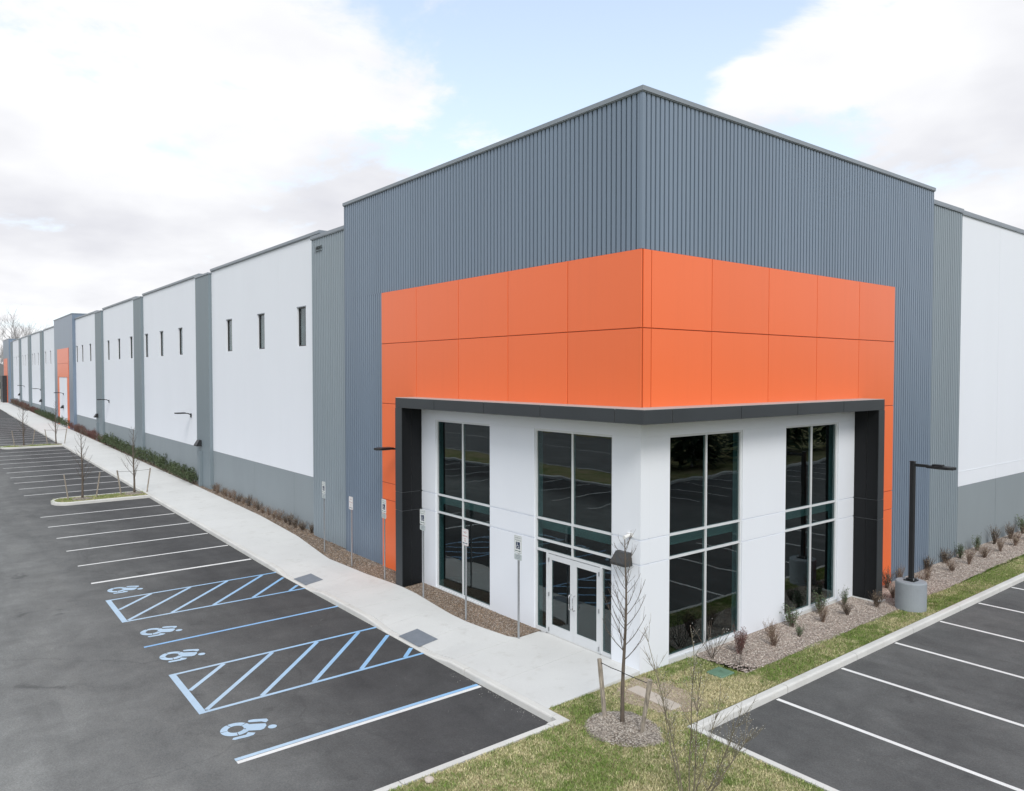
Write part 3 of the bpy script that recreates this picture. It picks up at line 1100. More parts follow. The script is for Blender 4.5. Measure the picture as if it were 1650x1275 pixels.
# fins
for side in ('L', 'R'):
    core = MB()
    if side == 'L':
        core.box(-9.73, -9.36, -D + 0.02, -0.037, -0.05, ZC0)
    else:
        core.box(0.037, D - 0.02, 9.63, 9.95, -0.05, ZC0)
    core.build('fin_core', M['charcoal_joint'], wh)
    for z0, z1 in ((0.0, 2.48), (2.48, 3.07), (3.07, ZC0)):
        za, zb = z0 + 0.008, z1 - 0.008
        if side == 'L':
            MB().bbox(-9.745, -9.345, -D - 0.0, -D + 0.019, za, zb, 0.003).build('fin_panel', M['charcoal'], wh)
            MB().bbox(-9.359, -9.341, -D + 0.024, -0.385, za, zb, 0.003).build('fin_panel', M['inner_fin_panel'], wh)
            MB().bbox(-9.359, -9.341, -0.375, -0.003, za, zb, 0.003).build('fin_panel', M['inner_fin_panel'], wh)
            MB().bbox(-9.749, -9.731, -D + 0.024, -0.04, za, zb, 0.003).build('fin_panel', M['charcoal'], wh)
        else:
            MB().bbox(D - 0.019, D, 9.615, 9.965, za, zb, 0.003).build('fin_panel', M['charcoal'], wh)
            MB().bbox(0.003, 0.375, 9.611, 9.629, za, zb, 0.003).build('fin_panel', M['inner_fin_panel'], wh)
            MB().bbox(0.385, D - 0.024, 9.611, 9.629, za, zb, 0.003).build('fin_panel', M['inner_fin_panel'], wh)
            MB().bbox(0.04, D - 0.024, 9.951, 9.969, za, zb, 0.003).build('fin_panel', M['charcoal'], wh)
MB().box(-9.80, -9.30, -D - 0.06, 0.0, -0.2, 0.035).build('fin_footing', M['concrete'], wh)
MB().box(0.0, D + 0.08, 9.55, 10.02, -0.2, 0.045).build('fin_footing', M['concrete'], wh)

# ---- white wall under the canopy, cast in lifts with reveal joints
LIFT = [(-0.3, 2.483), (2.515, 3.053), (3.085, 5.40)]
W1, W2 = (-8.53, -5.68), (-3.72, -0.89)
V1, V2 = (1.00, 3.88), (5.87, 8.67)
for s0, s1 in ((-9.345, W1[0]), (W1[1], W2[0]), (W2[1], 0.0)):
    for z0, z1 in LIFT:
        MB().box(s0, s1, 0.0, 0.30, z0, z1).build('wall_panel', M['white_wall'], wh)
    for z in (2.483, 3.053):
        MB().box(s0 + 0.001, s1 - 0.025 if s1 == 0 else s1 - 0.001, 0.025, 0.29, z, z + 0.032).build('reveal_joint', M['white_wall'], wh)
MB().box(-9.345, 0.0, 0.0, 0.30, 5.402, ZC0 + 0.05).build('wall_header', M['white_wall'], wh)
for s0, s1 in ((0.30, V1[0]), (V1[1], V2[0]), (V2[1], 9.612)):
    for z0, z1 in LIFT:
        if s0 == 0.30:
            MB().box(-0.30, -0.0008, 0.302, s1, z0, z1).build('wall_panel', M['white_wall'], wh)
        else:
            MB().box(-0.30, 0.0, s0, s1, z0, z1).build('wall_panel', M['white_wall'], wh)
    for z in (2.483, 3.053):
        MB().box(-0.29, -0.025, s0 + 0.001, s1 - 0.001, z, z + 0.032).build('reveal_joint', M['white_wall'], wh)
MB().box(-0.30, 0.0, 0.302, 9.612, 5.402, ZC0 + 0.05).build('wall_header', M['white_wall'], wh)
# sill courses below the windows
for s0, s1 in (W1, W2):
    MB().box(s0, s1, 0.03, 0.30, -0.3, 0.10).build('window_footing', M['concrete'], wh)
for s0, s1 in (V1, V2):
    MB().box(-0.30, 0.02, s0, s1, -0.3, 0.10).build('window_footing', M['concrete'], wh)


def bar(face, s0, s1, z0, z1, d0, d1):
    """box on a face; d0/d1 = depth inwards from the wall plane"""
    return MB().box(s0, s1, d0, d1, z0, z1) if face == 'L' else MB().box(-d1, -d0, s0, s1, z0, z1)


def storefront(face, s0, s1, door=False, z0=0.10, z1=5.40):
    root = empty('window', (s0, 0.15, z0) if face == 'L' else (-0.15, s0, z0))
    root.parent = wh
    d0, d1 = 0.04, 0.14
    fw = 0.055
    sm = (s0 + s1) / 2
    tz = [2.50, 3.05]
    # frame
    bar(face, s0, s0 + fw, z0, z1, d0, d1).build('frame', M['aluminium'], root)
    bar(face, s1 - fw, s1, z0, z1, d0, d1).build('frame', M['aluminium'], root)
    bar(face, s0 + fw, s1 - fw, z1 - fw, z1, d0, d1).build('frame', M['aluminium'], root)
    if not door:
        bar(face, s0 + fw, s1 - fw, z0, z0 + fw + 0.02, d0, d1).build('frame', M['aluminium'], root)
        bar(face, s0 - 0.0, s1 + 0.0, z0 - 0.001, z0 + 0.03, -0.02, d0 - 0.002).build('sill', M['aluminium'], root)
    for z in tz:
        bar(face, s0 + fw, s1 - fw, z - 0.027, z + 0.027, d0 + 0.002, d1 - 0.002).build('transom_bar', M['aluminium'], root)
    zz0 = z0 + fw + 0.02
    lows = 2.25 if door else zz0
    for a, b in ((lows, tz[0] - 0.027), (tz[0] + 0.027, tz[1] - 0.027), (tz[1] + 0.027, z1 - fw)):
        bar(face, sm - 0.023, sm + 0.023, a, b, d0 + 0.003, d1 - 0.003).build('mullion', M['aluminium'], root)
        for p0, p1 in ((s0 + fw, sm - 0.023), (sm + 0.023, s1 - fw)):
            bar(face, p0, p1, a, b, 0.082, 0.090).build('pane', M['glass'], root)
    if door:
        bar(face, s0 + fw, s1 - fw, 2.19, 2.25, d0 + 0.002, d1 - 0.002).build('transom_bar', M['aluminium'], root)
        dl, dr = -3.20, -1.32
        for a, b in ((dl - 0.07, dl), (dr, dr + 0.07)):
            bar(face, a, b, 0.06, 2.19, d0 - 0.01, d1).build('door_jamb', M['aluminium'], root)
        for a, b in ((s0 + fw, dl - 0.07), (dr + 0.07, s1 - fw)):
            bar(face, a, b, 0.06, 0.17, d0, d1).build('frame', M['aluminium'], root)
            bar(face, a, b, 0.17, 2.19, 0.082, 0.090).build('pane', M['glass'], root)
        bar(face, s0, s1, 0.04, 0.06, -0.03, 0.22).build('threshold', M['steel'], root)
    return root


storefront('L', *W1)
storefront('L', *W2, door=True)
storefront('R', *V1)
storefront('R', *V2)
# double doors: children of the building, each with stiles, pane and pull handle
for a, b, hs in ((-3.195, -2.263, -2.33), (-2.257, -1.325, -2.19)):
    dr_ = empty('door', (a, 0.12, 0.07)); dr_.parent = wh
    MB().box(a, a + 0.11, 0.045, 0.105, 0.07, 2.17).build('stile', M['aluminium'], dr_)
    MB().box(b - 0.11, b, 0.045, 0.105, 0.07, 2.17).build('stile', M['aluminium'], dr_)
    MB().box(a + 0.11, b - 0.11, 0.045, 0.105, 0.07, 0.34).build('bottom_rail', M['aluminium'], dr_)
    MB().box(a + 0.11, b - 0.11, 0.045, 0.105, 2.03, 2.17).build('top_rail', M['aluminium'], dr_)
    MB().box(a + 0.11, b - 0.11, 0.070, 0.078, 0.34, 2.03).build('pane', M['glass'], dr_)
    h = MB()
    h.tube([(hs, 0.05, 0.92), (hs, -0.02, 0.92), (hs, -0.04, 0.95), (hs, -0.04, 1.26), (hs, -0.02, 1.29), (hs, 0.05, 1.29)], 0.014, 8)
    h.build('pull_handle', M['chrome'], dr_, True)
    hx = a if hs > -2.3 and a < -3 else (a + 0.02 if a < -3 else b - 0.02)
    for zz in (0.2, 1.12, 2.02):
        MB().box(hx - 0.02, hx + 0.02, 0.025, 0.044, zz - 0.05, zz + 0.05).build('hinge', M['steel'], dr_)

# ---- interior behind the glass
c = MB()
c.box(-9.3, -0.32, 0.32, 9.6, 0.0, 0.06)
c.build('interior_floor', M['interior'], wh)
MB().box(-9.3, -0.32, 0.32, 9.6, 5.45, 5.6).build('interior_ceiling', M['interior'], wh)
c = MB(); c.box(-9.34, -9.3, 0.32, 9.6, 0.0, 5.6); c.box(-9.3, -0.32, 9.6, 9.64, 0.0, 5.6)
c.build('interior_wall', M['interior'], wh)
MB().box(-9.2, -0.75, 0.305, 0.33, 2.72, 2.99).build('floor_edge', M['interior_beam'], wh)
MB().box(-0.33, -0.305, 0.62, 9.5, 2.72, 2.99).build('floor_edge', M['interior_beam'], wh)
MB().box(-9.2, -0.335, 0.335, 9.5, 2.74, 2.985).build('interior_floor', M['interior'], wh)

# ---- grey ribbed strips beside the tower
corrugated('metal_cladding', M['metal_grey'], 'L', -18.0, -14.83, -0.3, 12.32, -0.10)
MB().box(-18.0, -14.83, 0.17, 0.40, -0.3, 12.36).build('wall_core', M['metal_grey'], wh)
coping((-18.03, -14.83, 0.05, 0.42), 12.44, 0.12)
corrugated('metal_cladding', M['metal_grey'], 'R', 14.90, 17.55, -0.3, 12.76, -0.10)
MB().box(-0.40, -0.17, 14.90, 17.55, -0.3, 12.8).build('wall_core', M['metal_grey'], wh)
coping((-0.42, -0.05, 14.90, 17.56), 12.88, 0.12)
# louvre vent near the top of the left strip
lv = empty('louvre_vent', (-17.4, 0.09, 11.95)); lv.parent = wh
MB().box(-17.62, -16.98, 0.06, 0.10, 11.78, 11.82).build('vent_sill', M['metal_grey'], lv)
for k in range(3):
    MB().add([(-17.6, 0.10, 11.84 + k * 0.07), (-17.0, 0.10, 11.84 + k * 0.07), (-17.0, 0.05, 11.81 + k * 0.07), (-17.6, 0.05, 11.81 + k * 0.07)], [(0, 1, 2, 3)]).build('slat', M['dark_grey_metal'], lv)

# ---- long front: white bays with three slot windows, grey dado, grey pilasters
ZB, ZW = 2.48, 12.68
WZ0, WZ1 = 8.02, 9.70


def wall_with_hole(x0, x1, z0, z1, hx0, hx1, hz0, hz1, y, t=0.25, tf=tf_wall):
    xs_, zs_ = [x0, hx0, hx1, x1], [z0, hz0, hz1, z1]
    vs, fs = [], []
    for yy in (y, y + t):
        for z in zs_:
            for x in xs_:
                vs.append((x, yy, z))
    for j in range(3):
        for i in range(3):
            if i == 1 and j == 1:
                continue
            a = j * 4 + i
            fs.append((a, a + 1, a + 5, a + 4))
            fs.append((16 + a, 16 + a + 4, 16 + a + 5, 16 + a + 1))
    for a, b in ((5, 6), (6, 10), (10, 9), (9, 5)):
        fs.append((a, a + 16, b + 16, b))
    for a, b in ((0, 3), (3, 15), (15, 12), (12, 0)):
        fs.append((b, b + 16, a + 16, a))
    return MB(tf).add(vs, fs)


BAYS = [(-32.35, -18.02, (-29.33, -24.55, -19.64)), (-48.93, -34.9, (-48.05, -43.7, -38.92)),
        (-64.5, -51.4, (-62.3, -57.78, -53.17)), (-80.05, -67.55, (-79.3, -75.89, -71.33)),
        (-106.4, -94.0, (-105.0, -100.1, -96.0)), (-121.1, -109.1, (-119.9, -117.2, -112.9)),
        (-135.4, -124.0, (-133.4, -129.6, -125.9)), (-150.0, -137.7, (-148.2, -144.0, -140.0))]
for x0, x1, wins in BAYS:
    ws = sorted(wins)
    cuts = [x0] + [(ws[i] + ws[i + 1]) / 2 for i in range(2)] + [x1]
    for i in range(3):
        a, b = cuts[i], cuts[i + 1]
        hx0, hx1 = ws[i] - 0.47, ws[i] + 0.47
        hx0, hx1 = max(hx0, a + 0.05), min(hx1, b - 0.05)
        wall_with_hole(a + (0.003 if i else 0), b - (0.003 if i < 2 else 0), ZB, ZW - 0.1, hx0, hx1, WZ0, WZ1, 0.30).build('wall_panel', M['white_wall'], wh)
        w = empty('window', (ws[i], 0.4 + gy(ws[i]), WZ0)); w.parent = wh
        f = MB(tf_wall)
        f.box(hx0, hx0 + 0.05, 0.37, 0.45, WZ0, WZ1); f.box(hx1 - 0.05, hx1, 0.37, 0.45, WZ0, WZ1)
        f.box(hx0 + 0.05, hx1 - 0.05, 0.37, 0.45, WZ1 - 0.05, WZ1); f.box(hx0 + 0.05, hx1 - 0.05, 0.37, 0.45, WZ0, WZ0 + 0.05)
        f.build('frame', M['dark_grey_metal'], w)
        MB(tf_wall).box(hx0 + 0.05, hx1 - 0.05, 0.405, 0.415, WZ0 + 0.05, WZ1 - 0.05).build('pane', M['glass'], w)
        MB(tf_wall).box(hx0 - 0.03, hx1 + 0.03, 0.285, 0.299, WZ1, WZ1 + 0.03).build('drip_head', M['coping'], w)
        MB(tf_wall).box(hx0 - 0.2, hx1 + 0.2, 0.9, 1.0, WZ0 - 0.3, WZ1 + 0.3).build('blind', M['interior'], w)
    # dado in panels with open joints
    n = 3
    dc = [x0, x0 + (x1 - x0) * 0.47, x0 + (x1 - x0) * 0.82, x1] if x0 > -33 else [x0 + (x1 - x0) * k / 3 for k in range(4)]
    for a, b in zip(dc[:-1], dc[1:]):
        MB(tf_wall).box(a + 0.008, b - 0.008, 0.298, 0.55, -0.4, ZB - 0.004).build('dado_panel', M['grey_wall'], wh)
    MB(tf_wall).box(x0, x1, 0.33, 0.54, -0.4, ZB - 0.01).build('dado_core', M['dark_grey_metal'], wh)
    c = MB(tf_wall); c.box(x0 + 0.02, x1 + 0.35 if x1 < -20 else x1 + 0.45, 0.22, 0.62, ZW - 0.12, ZW); c.box(x0 + 0.02, x1 + 0.05, 0.26, 0.58, ZW - 0.16, ZW - 0.12)
    c.build('coping', M['coping'], wh)
    if x1 < -20:
        MB(tf_wall).box(x1, x1 + 0.33, 0.302, 0.55, 12.2, ZW - 0.13).build('wall_panel', M['white_wall'], wh)
for x0, x1 in ((-34.9, -32.35), (-51.4, -48.93), (-67.55, -64.5), (-109.1, -106.4), (-124.0, -121.1), (-137.7, -135.4), (-152.3, -150.0)):
    MB(tf_wall).box(x0, x1, 0.12, 0.56, -0.4, 12.40).build('pilaster', M['pilaster'], wh)
    c = MB(tf_wall); c.box(x0 - 0.03, x1 + 0.03, 0.08, 0.58, 12.402, 12.50); c.build('coping', M['coping'], wh)
    if x0 in (-34.9, -67.55, -109.1):
        MB(tf_wall).box(x0 + 0.75, x0 + 0.97, -0.02, 0.119, -0.1, 2.35).build('downpipe', M['pilaster'], wh)

# ---- second and third metal-clad towers along the front
MB(tf_wall).box(-154.2, -152.3, 0.3, 0.55, -0.4, 12.5).build('wall_panel', M['white_wall'], wh)
for x0, x1, entr in ((-94.0, -80.05, False), (-166.0, -154.2, True)):
    MB(tf_wall).box(x0, x1, 0.0, 4.0, ZO, ZR - 0.1).build('metal_cladding', M['metal_blue'], wh)
    xm0, xm1 = (-91.35, -82.85) if not entr else (-165.0, -157.5)
    MB(tf_wall).box(x0, xm0, 0.0, 4.0, -0.4, ZO).build('metal_cladding', M['metal_blue'], wh)
    MB(tf_wall).box(xm1, x1, 0.0, 4.0, -0.4, ZO).build('metal_cladding', M['metal_blue'], wh)
    MB(tf_wall).box(x0 - 0.04, x1 + 0.04, -0.04, 4.02, ZR - 0.098, ZR).build('coping', M['coping'], wh)
    ow = 1.15
    for z0, z1 in ((6.42, 7.95), (7.97, ZO - 0.002)):
        MB(tf_wall).box(xm0 + 0.002, xm1 - 0.002, -0.04, 0.3, z0, z1).build('orange_panel', M['orange'], wh)
    for a, b in ((xm0 + 0.002, xm0 + ow), (xm1 - ow, xm1 - 0.002)):
        MB(tf_wall).box(a, b, -0.04, 0.3, -0.3, 6.40).build('orange_panel', M['orange'], wh)
    if not entr:
        MB(tf_wall).box(xm0 + ow + 0.002, xm1 - ow - 0.002, 0.0, 0.3, -0.3, 6.40).build('wall_panel', M['white_wall'], wh)
    else:
        MB(tf_wall).box(xm0 + ow + 0.002, xm1 - ow - 0.002, -0.75, 0.3, -0.3, 6.40).build('portal', M['charcoal'], wh)

# ---- right-hand white wall with grey dado
for a, b in ((17.57, 21.80), (21.81, 27.3), (27.31, 33), (33.01, 40), (40.01, 60)):
    MB().box(-0.55, -0.30, a, b, 2.56, 12.80).build('wall_panel', M['white_wall'], wh)
    MB().box(-0.55, -0.295, a + 0.006, b - 0.006, -0.3, 2.555).build('dado_panel', M['grey_wall'], wh)
MB().box(-0.54, -0.33, 17.56, 60, -0.3, 2.55).build('dado_core', M['dark_grey_metal'], wh)
coping((-0.60, -0.24, 17.57, 60.1), 12.94, 0.13)
# groove above the right dado
MB().box(-0.302, -0.292, 17.6, 60, 3.10, 3.125).build('reveal_joint', M['white_wall'], wh)
# roof and hidden far sides
c = MB(tf_wall)
c.prism([(-166, 0.4), (-15, 0.4), (-0.4, 0.4), (-0.4, 60), (-15, 60), (-166, 60)], 11.7, 12.0)
c.build('roof', M['roof'], wh)
c = MB(tf_wall); c.box(-166.2, -166, 0.3, 60, -0.4, 12.2); c.box(-166, 0.0 - 0.4, 60, 60.2, -0.4, 12.2)
c.build('back_wall', M['white_wall'], wh)

# ------------------------------------------------------------------ wall lights
def wall_arm_light(x, z, label, group='arm lights on the long front', y0=0.12):
    yb = y0 + gy(x)
    r = tag(empty('wall_arm_light', (x, yb, z)), label, 'wall light', group)
    MB().box(x - 0.09, x + 0.09, yb - 0.05, yb, z - 0.22, z + 0.02).build('wall_bracket', M['black_metal'], r)
    MB().tube([(x, yb - 0.03, z - 0.05), (x, yb - 0.2, z + 0.03), (x, yb - 0.4, z + 0.05)], 0.035, 6).build('arm', M['black_metal'], r)
    h = MB()
    h.prism([(x - 0.17, yb - 0.36), (x + 0.17, yb - 0.36), (x + 0.17, yb - 0.82), (x + 0.10, yb - 0.95), (x - 0.10, yb - 0.95), (x - 0.17, yb - 0.82)], z + 0.03, z + 0.10)
    h.build('lamp_head', M['black_metal'], r)
    MB().box(x - 0.13, x + 0.13, yb - 0.82, yb - 0.45, z + 0.018, z + 0.03).build('lens', M['lens'], r)
    return r


wall_arm_light(-10.62, 4.30, 'black arm light on the orange strip left of the charcoal portal', y0=-0.036)
wall_arm_light(-36.7, 4.38, 'black arm light on the second white bay, nearest the evergreen hedge', y0=0.30)
wall_arm_light(-62.3, 4.5, 'black arm light on the third white bay from the entrance tower', y0=0.30)
wall_arm_light(-87.0, 4.6, 'black arm light over the white panel of the middle tower', y0=0.0)
wall_arm_light(-109.3, 4.7, 'black arm light just beyond the middle tower, on a grey pilaster', y0=0.12)
wall_arm_light(-131.9, 4.85, 'farthest black arm light towards the left end of the building', y0=0.30)


def wall_pack(x, z, y0, label, s=1.0, mat='dark_grey_metal', group='wall packs on the long front'):
    yb = y0 + gy(x)
    r = tag(empty('wall_pack_light', (x, yb, z)), label, 'wall light', group)
    b = MB()
    w, h, d = 0.24 * s, 0.30 * s, 0.26 * s
    vs = [(x - w * .8, yb, z + h / 2), (x + w * .8, yb, z + h / 2), (x + w * .8, yb - d * .45, z + h / 2), (x - w * .8, yb - d * .45, z + h / 2),
          (x - w, yb, z - h / 2), (x + w, yb, z - h / 2), (x + w, yb - d, z - h / 2), (x - w, yb - d, z - h / 2),
          (x - w, yb - d, z - h * .3), (x + w, yb - d, z - h * .3)]
    b.add(vs, [(0, 3, 2, 1), (3, 8, 9, 2), (8, 7, 6, 9), (4, 5, 6, 7), (0, 4, 7, 8, 3), (1, 2, 9, 6, 5), (0, 1, 5, 4)])
    b.build('housing', M[mat], r)
    MB().box(x - w * .85, x + w * .85, yb - d * .9, yb - d * .12, z - h / 2 - 0.012, z - h / 2).build('lens', M['lens'], r)
    return r


wall_pack(-0.47, 2.60, 0.0, 'dark grey wedge wall pack light on white pier right of the doors', 0.98, group='wall pack by the doors')
for x, z, lb in ((-34.2, 2.80, 'small black wall pack on the nearest grey pilaster'), (-66.8, 2.96, 'small black wall pack on the third grey pilaster, before the middle tower'),
                 (-87.2, 3.06, 'small black wall pack on the white panel of the middle tower'), (-108.3, 3.16, 'small black wall pack on the first pilaster past the middle tower'),
                 (-136.9, 3.37, 'farthest black wall pack at the left end of the building')):
    wall_pack(x, z, 0.12 if x != -87.2 else 0.0, lb, 1.15, 'black_metal')
# small white camera under the reveal joint beside the doors
r = tag(empty('security_camera', (-0.30, 0, 3.16)), 'small white camera high on the white pier right of doors', 'camera')
MB().box(-0.40, -0.22, -0.03, 0.0, 3.12, 3.20).build('bracket', M['pvc_white'], r)
MB().tube([(-0.31, -0.03, 3.15), (-0.30, -0.22, 3.12)], [0.035, 0.045], 10).build('camera_body', M['pvc_white'], r)

# ------------------------------------------------------------------ lamp post on its concrete drum
LX, LY = 1.62, 9.85
lp = tag(empty('lamp_post', (LX, LY, 0)), 'black square lamp post with single arm on a grey concrete drum', 'lamp post')
b = MB(); b.lathe([(0.415, -0.2), (0.415, 0.78), (0.40, 0.81), (0.375, 0.82)], LX, LY, 40)
b.build('concrete_base', M['lamp_base'], lp)
b = MB(); b.box(LX - 0.15, LX + 0.15, LY - 0.15, LY + 0.15, 0.822, 0.855); b.bbox(LX - 0.11, LX + 0.11, LY - 0.11, LY + 0.11, 0.855, 0.90, 0.02)
b.build('base_plate', M['black_metal'], lp)
for sx in (-1, 1):
    for sy in (-1, 1):
        MB().tube([(LX + sx * .12, LY + sy * .12, 0.85), (LX + sx * .12, LY + sy * .12, 0.92)], 0.014, 6).build('bolt', M['steel'], lp)
MB().bbox(LX - 0.063, LX + 0.063, LY - 0.063, LY + 0.063, 0.85, 4.28, 0.012).build('pole', M['black_metal'], lp)
MB().bbox(LX - 0.07, LX + 0.07, LY - 0.07, LY + 0.07, 4.281, 4.31, 0.01).build('pole_cap', M['black_metal'], lp)
MB().box(LX + 0.063, LX + 0.42, LY - 0.035, LY + 0.035, 4.16, 4.24).build('arm', M['black_metal'], lp)
h = MB()
h.prism([(LX + 0.40, LY - 0.10), (LX + 0.62, LY - 0.17), (LX + 1.02, LY - 0.17), (LX + 1.12, LY - 0.12), (LX + 1.12, LY + 0.12), (LX + 1.02, LY + 0.17), (LX + 0.62, LY + 0.17), (LX + 0.40, LY + 0.10)], 4.155, 4.225)
h.box(LX + 0.55, LX + 0.82, LY - 0.09, LY + 0.09, 4.226, 4.27)
lh = h.build('lamp_head', M['black_metal'], lp)
MB().box(LX + 0.66, LX + 1.0, LY - 0.13, LY + 0.13, 4.145, 4.154).build('lens', M['lens'], lh)

# ------------------------------------------------------------------ parking signs
_txt = {}


def text_mesh(body, size):
    key = (body, size)
    if key in _txt:
        return _txt[key]
    cu = bpy.data.curves.new('lettering', 'FONT')
    cu.body = body
    cu.size = size
    cu.align_x = 'CENTER'
    cu.align_y = 'CENTER'
    cu.resolution_u = 2
    o = bpy.data.objects.new('lettering_tmp', cu)
    COL.objects.link(o)
    dg = bpy.context.evaluated_depsgraph_get()
    me = bpy.data.meshes.new_from_object(o.evaluated_get(dg))
    bpy.data.objects.remove(o)
    me.transform(Matrix.Rotation(math.pi / 2, 4, 'X'))
    me.name = 'lettering'
    _txt[key] = me
    return me


def put_text(body, size, mat, parent, loc):
    me = text_mesh(body, size).copy()
    me.materials.clear()
    me.materials.append(mat)
    o = bpy.data.objects.new('lettering', me)
    COL.objects.link(o)
    o.parent = parent
    o.location = loc
    return o


def sign(x, y, top, kind, label):
    zb = zs(x, y) + gz(x)
    r = tag(empty('parking_sign', (x, y, zb)), label, 'sign', 'parking signs along the walk')
    H = top - zb
    s = MB()
    # U-channel post
    prof = [(-0.03, 0.0), (-0.03, 0.022), (-0.017, 0.022), (-0.012, 0.004), (0.012, 0.004), (0.017, 0.022), (0.03, 0.022), (0.03, 0.0), (0.02, -0.006), (-0.02, -0.006)]
    s.prism([(x + a, y + 0.008 + b) for a, b in prof], zb - 0.3, top - 0.03)
    s.build('post', M['steel'], r)

    def plate(z0, z1, w, mat):
        pts = []
        rr = 0.03
        for cx_, cz_, a0 in ((w - rr, z1 - rr, 0), (-w + rr, z1 - rr, 90), (-w + rr, z0 + rr, 180), (w - rr, z0 + rr, 270)):
            for k in range(4):
                a = R(a0 + 30 * k)
                pts.append((cx_ + rr * math.cos(a), cz_ + rr * math.sin(a)))
        n = len(pts)
        m = MB()
        m.add([(x + a, y - 0.004, b) for a, b in pts] + [(x + a, y - 0.001, b) for a, b in pts],
              [tuple(range(n)), tuple(range(n, 2 * n))[::-1]] + [(i, i + n, (i + 1) % n + n, (i + 1) % n) for i in range(n)])
        return m.build('sign_plate', mat, r)
    ink = M['ink_green'] if kind == 'reserved' else M['ink_red']
    p = plate(top - 0.46, top, 0.152, M['sign_white'])
    yo = -0.0058
    zl = H
    b = MB()
    for a0, a1, b0, b1 in ((-0.138, 0.138, -0.014, -0.020), (-0.138, 0.138, -0.446, -0.440)):
        b.quad((x + a0, y + yo, top + b0), (x + a0, y + yo, top + b1), (x + a1, y + yo, top + b1), (x + a1, y + yo, top + b0))
    for a0 in (-0.138, 0.132):
        b.quad((x + a0, y + yo, top - 0.02), (x + a0, y + yo, top - 0.44), (x + a0 + 0.006, y + yo, top - 0.44), (x + a0 + 0.006, y + yo, top - 0.02))
    b.build('sign_border', ink, p)
    pz = 0.0
    if kind == 'reserved':
        put_text('RESERVED', 0.052, ink, p, (0, yo, H - 0.065))
        put_text('PARKING', 0.056, ink, p, (0, yo, H - 0.125))
        s = MB()
        q = y + yo
        s.quad((x - 0.085, q, top - 0.165), (x - 0.085, q, top - 0.345), (x + 0.085, q, top - 0.345), (x + 0.085, q, top - 0.165))
        s.build('symbol_panel', M['ink_blue'], p)
        s = MB()
        q = y + yo - 0.0012
        cz, cxx = top - 0.285, x - 0.01
        n = 16
        vs = []
        for i in range(n + 1):
            a = R(120 + 270 * i / n)
            vs += [(cxx + .036 * math.cos(a), q, cz + .036 * math.sin(a)), (cxx + .048 * math.cos(a), q, cz + .048 * math.sin(a))]
        s.add(vs, [(2 * i, 2 * i + 1, 2 * i + 3, 2 * i + 2) for i in range(n)])
        s.add([(cxx + a, q, cz + bb) for a, bb in ((-0.022, 0.085), (-0.008, 0.085), (-0.004, 0.02), (-0.02, 0.02))], [(0, 3, 2, 1)])
        s.add([(cxx + a, q, cz + bb) for a, bb in ((-0.01, 0.034), (0.035, 0.034), (0.035, 0.022), (-0.01, 0.022))], [(0, 3, 2, 1)])
        s.add([(cxx + a, q, cz + bb) for a, bb in ((0.03, 0.03), (0.042, 0.03), (0.062, -0.03), (0.05, -0.034))], [(0, 3, 2, 1)])
        s.add([(cxx - 0.016 + .012 * math.cos(i * math.pi / 4), q, cz + 0.098 + .012 * math.sin(i * math.pi / 4)) for i in range(8)], [tuple(range(8))])
        s.build('wheelchair_symbol', M['sign_white'], p)
    else:
        put_text('NO', 0.085, ink, p, (0, yo, H - 0.10))
        put_text('PARKING', 0.056, ink, p, (0, yo, H - 0.20))
        put_text('ANY', 0.05, ink, p, (0, yo, H - 0.275))
        put_text('TIME', 0.05, ink, p, (0, yo, H - 0.335))
    s = MB()
    q = y + yo
    z = top - 0.395
    s.quad((x - 0.075, q, z + 0.009), (x - 0.075, q, z - 0.009), (x + 0.075, q, z - 0.009), (x + 0.075, q, z + 0.009))
    for k in (-1, 1):
        s.add([(x + k * 0.07, q, z + 0.026), (x + k * 0.07, q, z - 0.026), (x + k * 0.115, q, z)], [(0, 1, 2)])
    s.build('arrow', M['ink_green'] if kind == 'reserved' else M['ink_blue'], p)
    if kind == 'reserved':
        p2 = plate(top - 0.63, top - 0.475, 0.152, M['sign_grey'])
        s = MB()
        for k, ww in enumerate((0.11, 0.09, 0.10)):
            z = top - 0.515 - 0.037 * k
            s.quad((x - ww, q, z + 0.007), (x - ww, q, z - 0.007), (x + ww, q, z - 0.007), (x + ww, q, z + 0.007))
        s.build('small_print', M['coping'], p2)
    return r


for x, y, top, kind, lb in (
        (-15.33, -0.66, 2.74, 'reserved', 'farthest parking sign, white with lower plate, before the light grey ribbed strip'),
        (-12.73, -0.82, 2.52, 'no', 'white parking sign without lower plate, against the dark ribbed cladding'),
        (-10.47, -0.76, 2.72, 'reserved', 'white parking sign with lower plate overlapping the orange strip edge'),
        (-7.97, -0.82, 2.74, 'reserved', 'white parking sign with lower plate in front of the left charcoal fin'),
        (-5.47, -1.00, 2.58, 'no', 'white no parking sign with red lettering in front of the left tall window'),
        (-3.41, -0.80, 2.72, 'reserved', 'nearest parking sign, reserved with wheelchair symbol, on post left of the doors')):
    sign(x, y, top, kind, lb)

# ------------------------------------------------------------------ vegetation builders
def rnd(a, b):
    return random.uniform(a, b)


def curve_branch(p, d, length, n, bend=Vector((0, 0, 0.25)), wob=0.08):
    pts = [Vector(p)]
    d = Vector(d).normalized()
    for i in range(n):
        d = (d + bend * (1.0 / n) + Vector((rnd(-wob, wob), rnd(-wob, wob), rnd(-wob, wob)))).normalized()
        pts.append(pts[-1] + d * (length / n))
    return pts


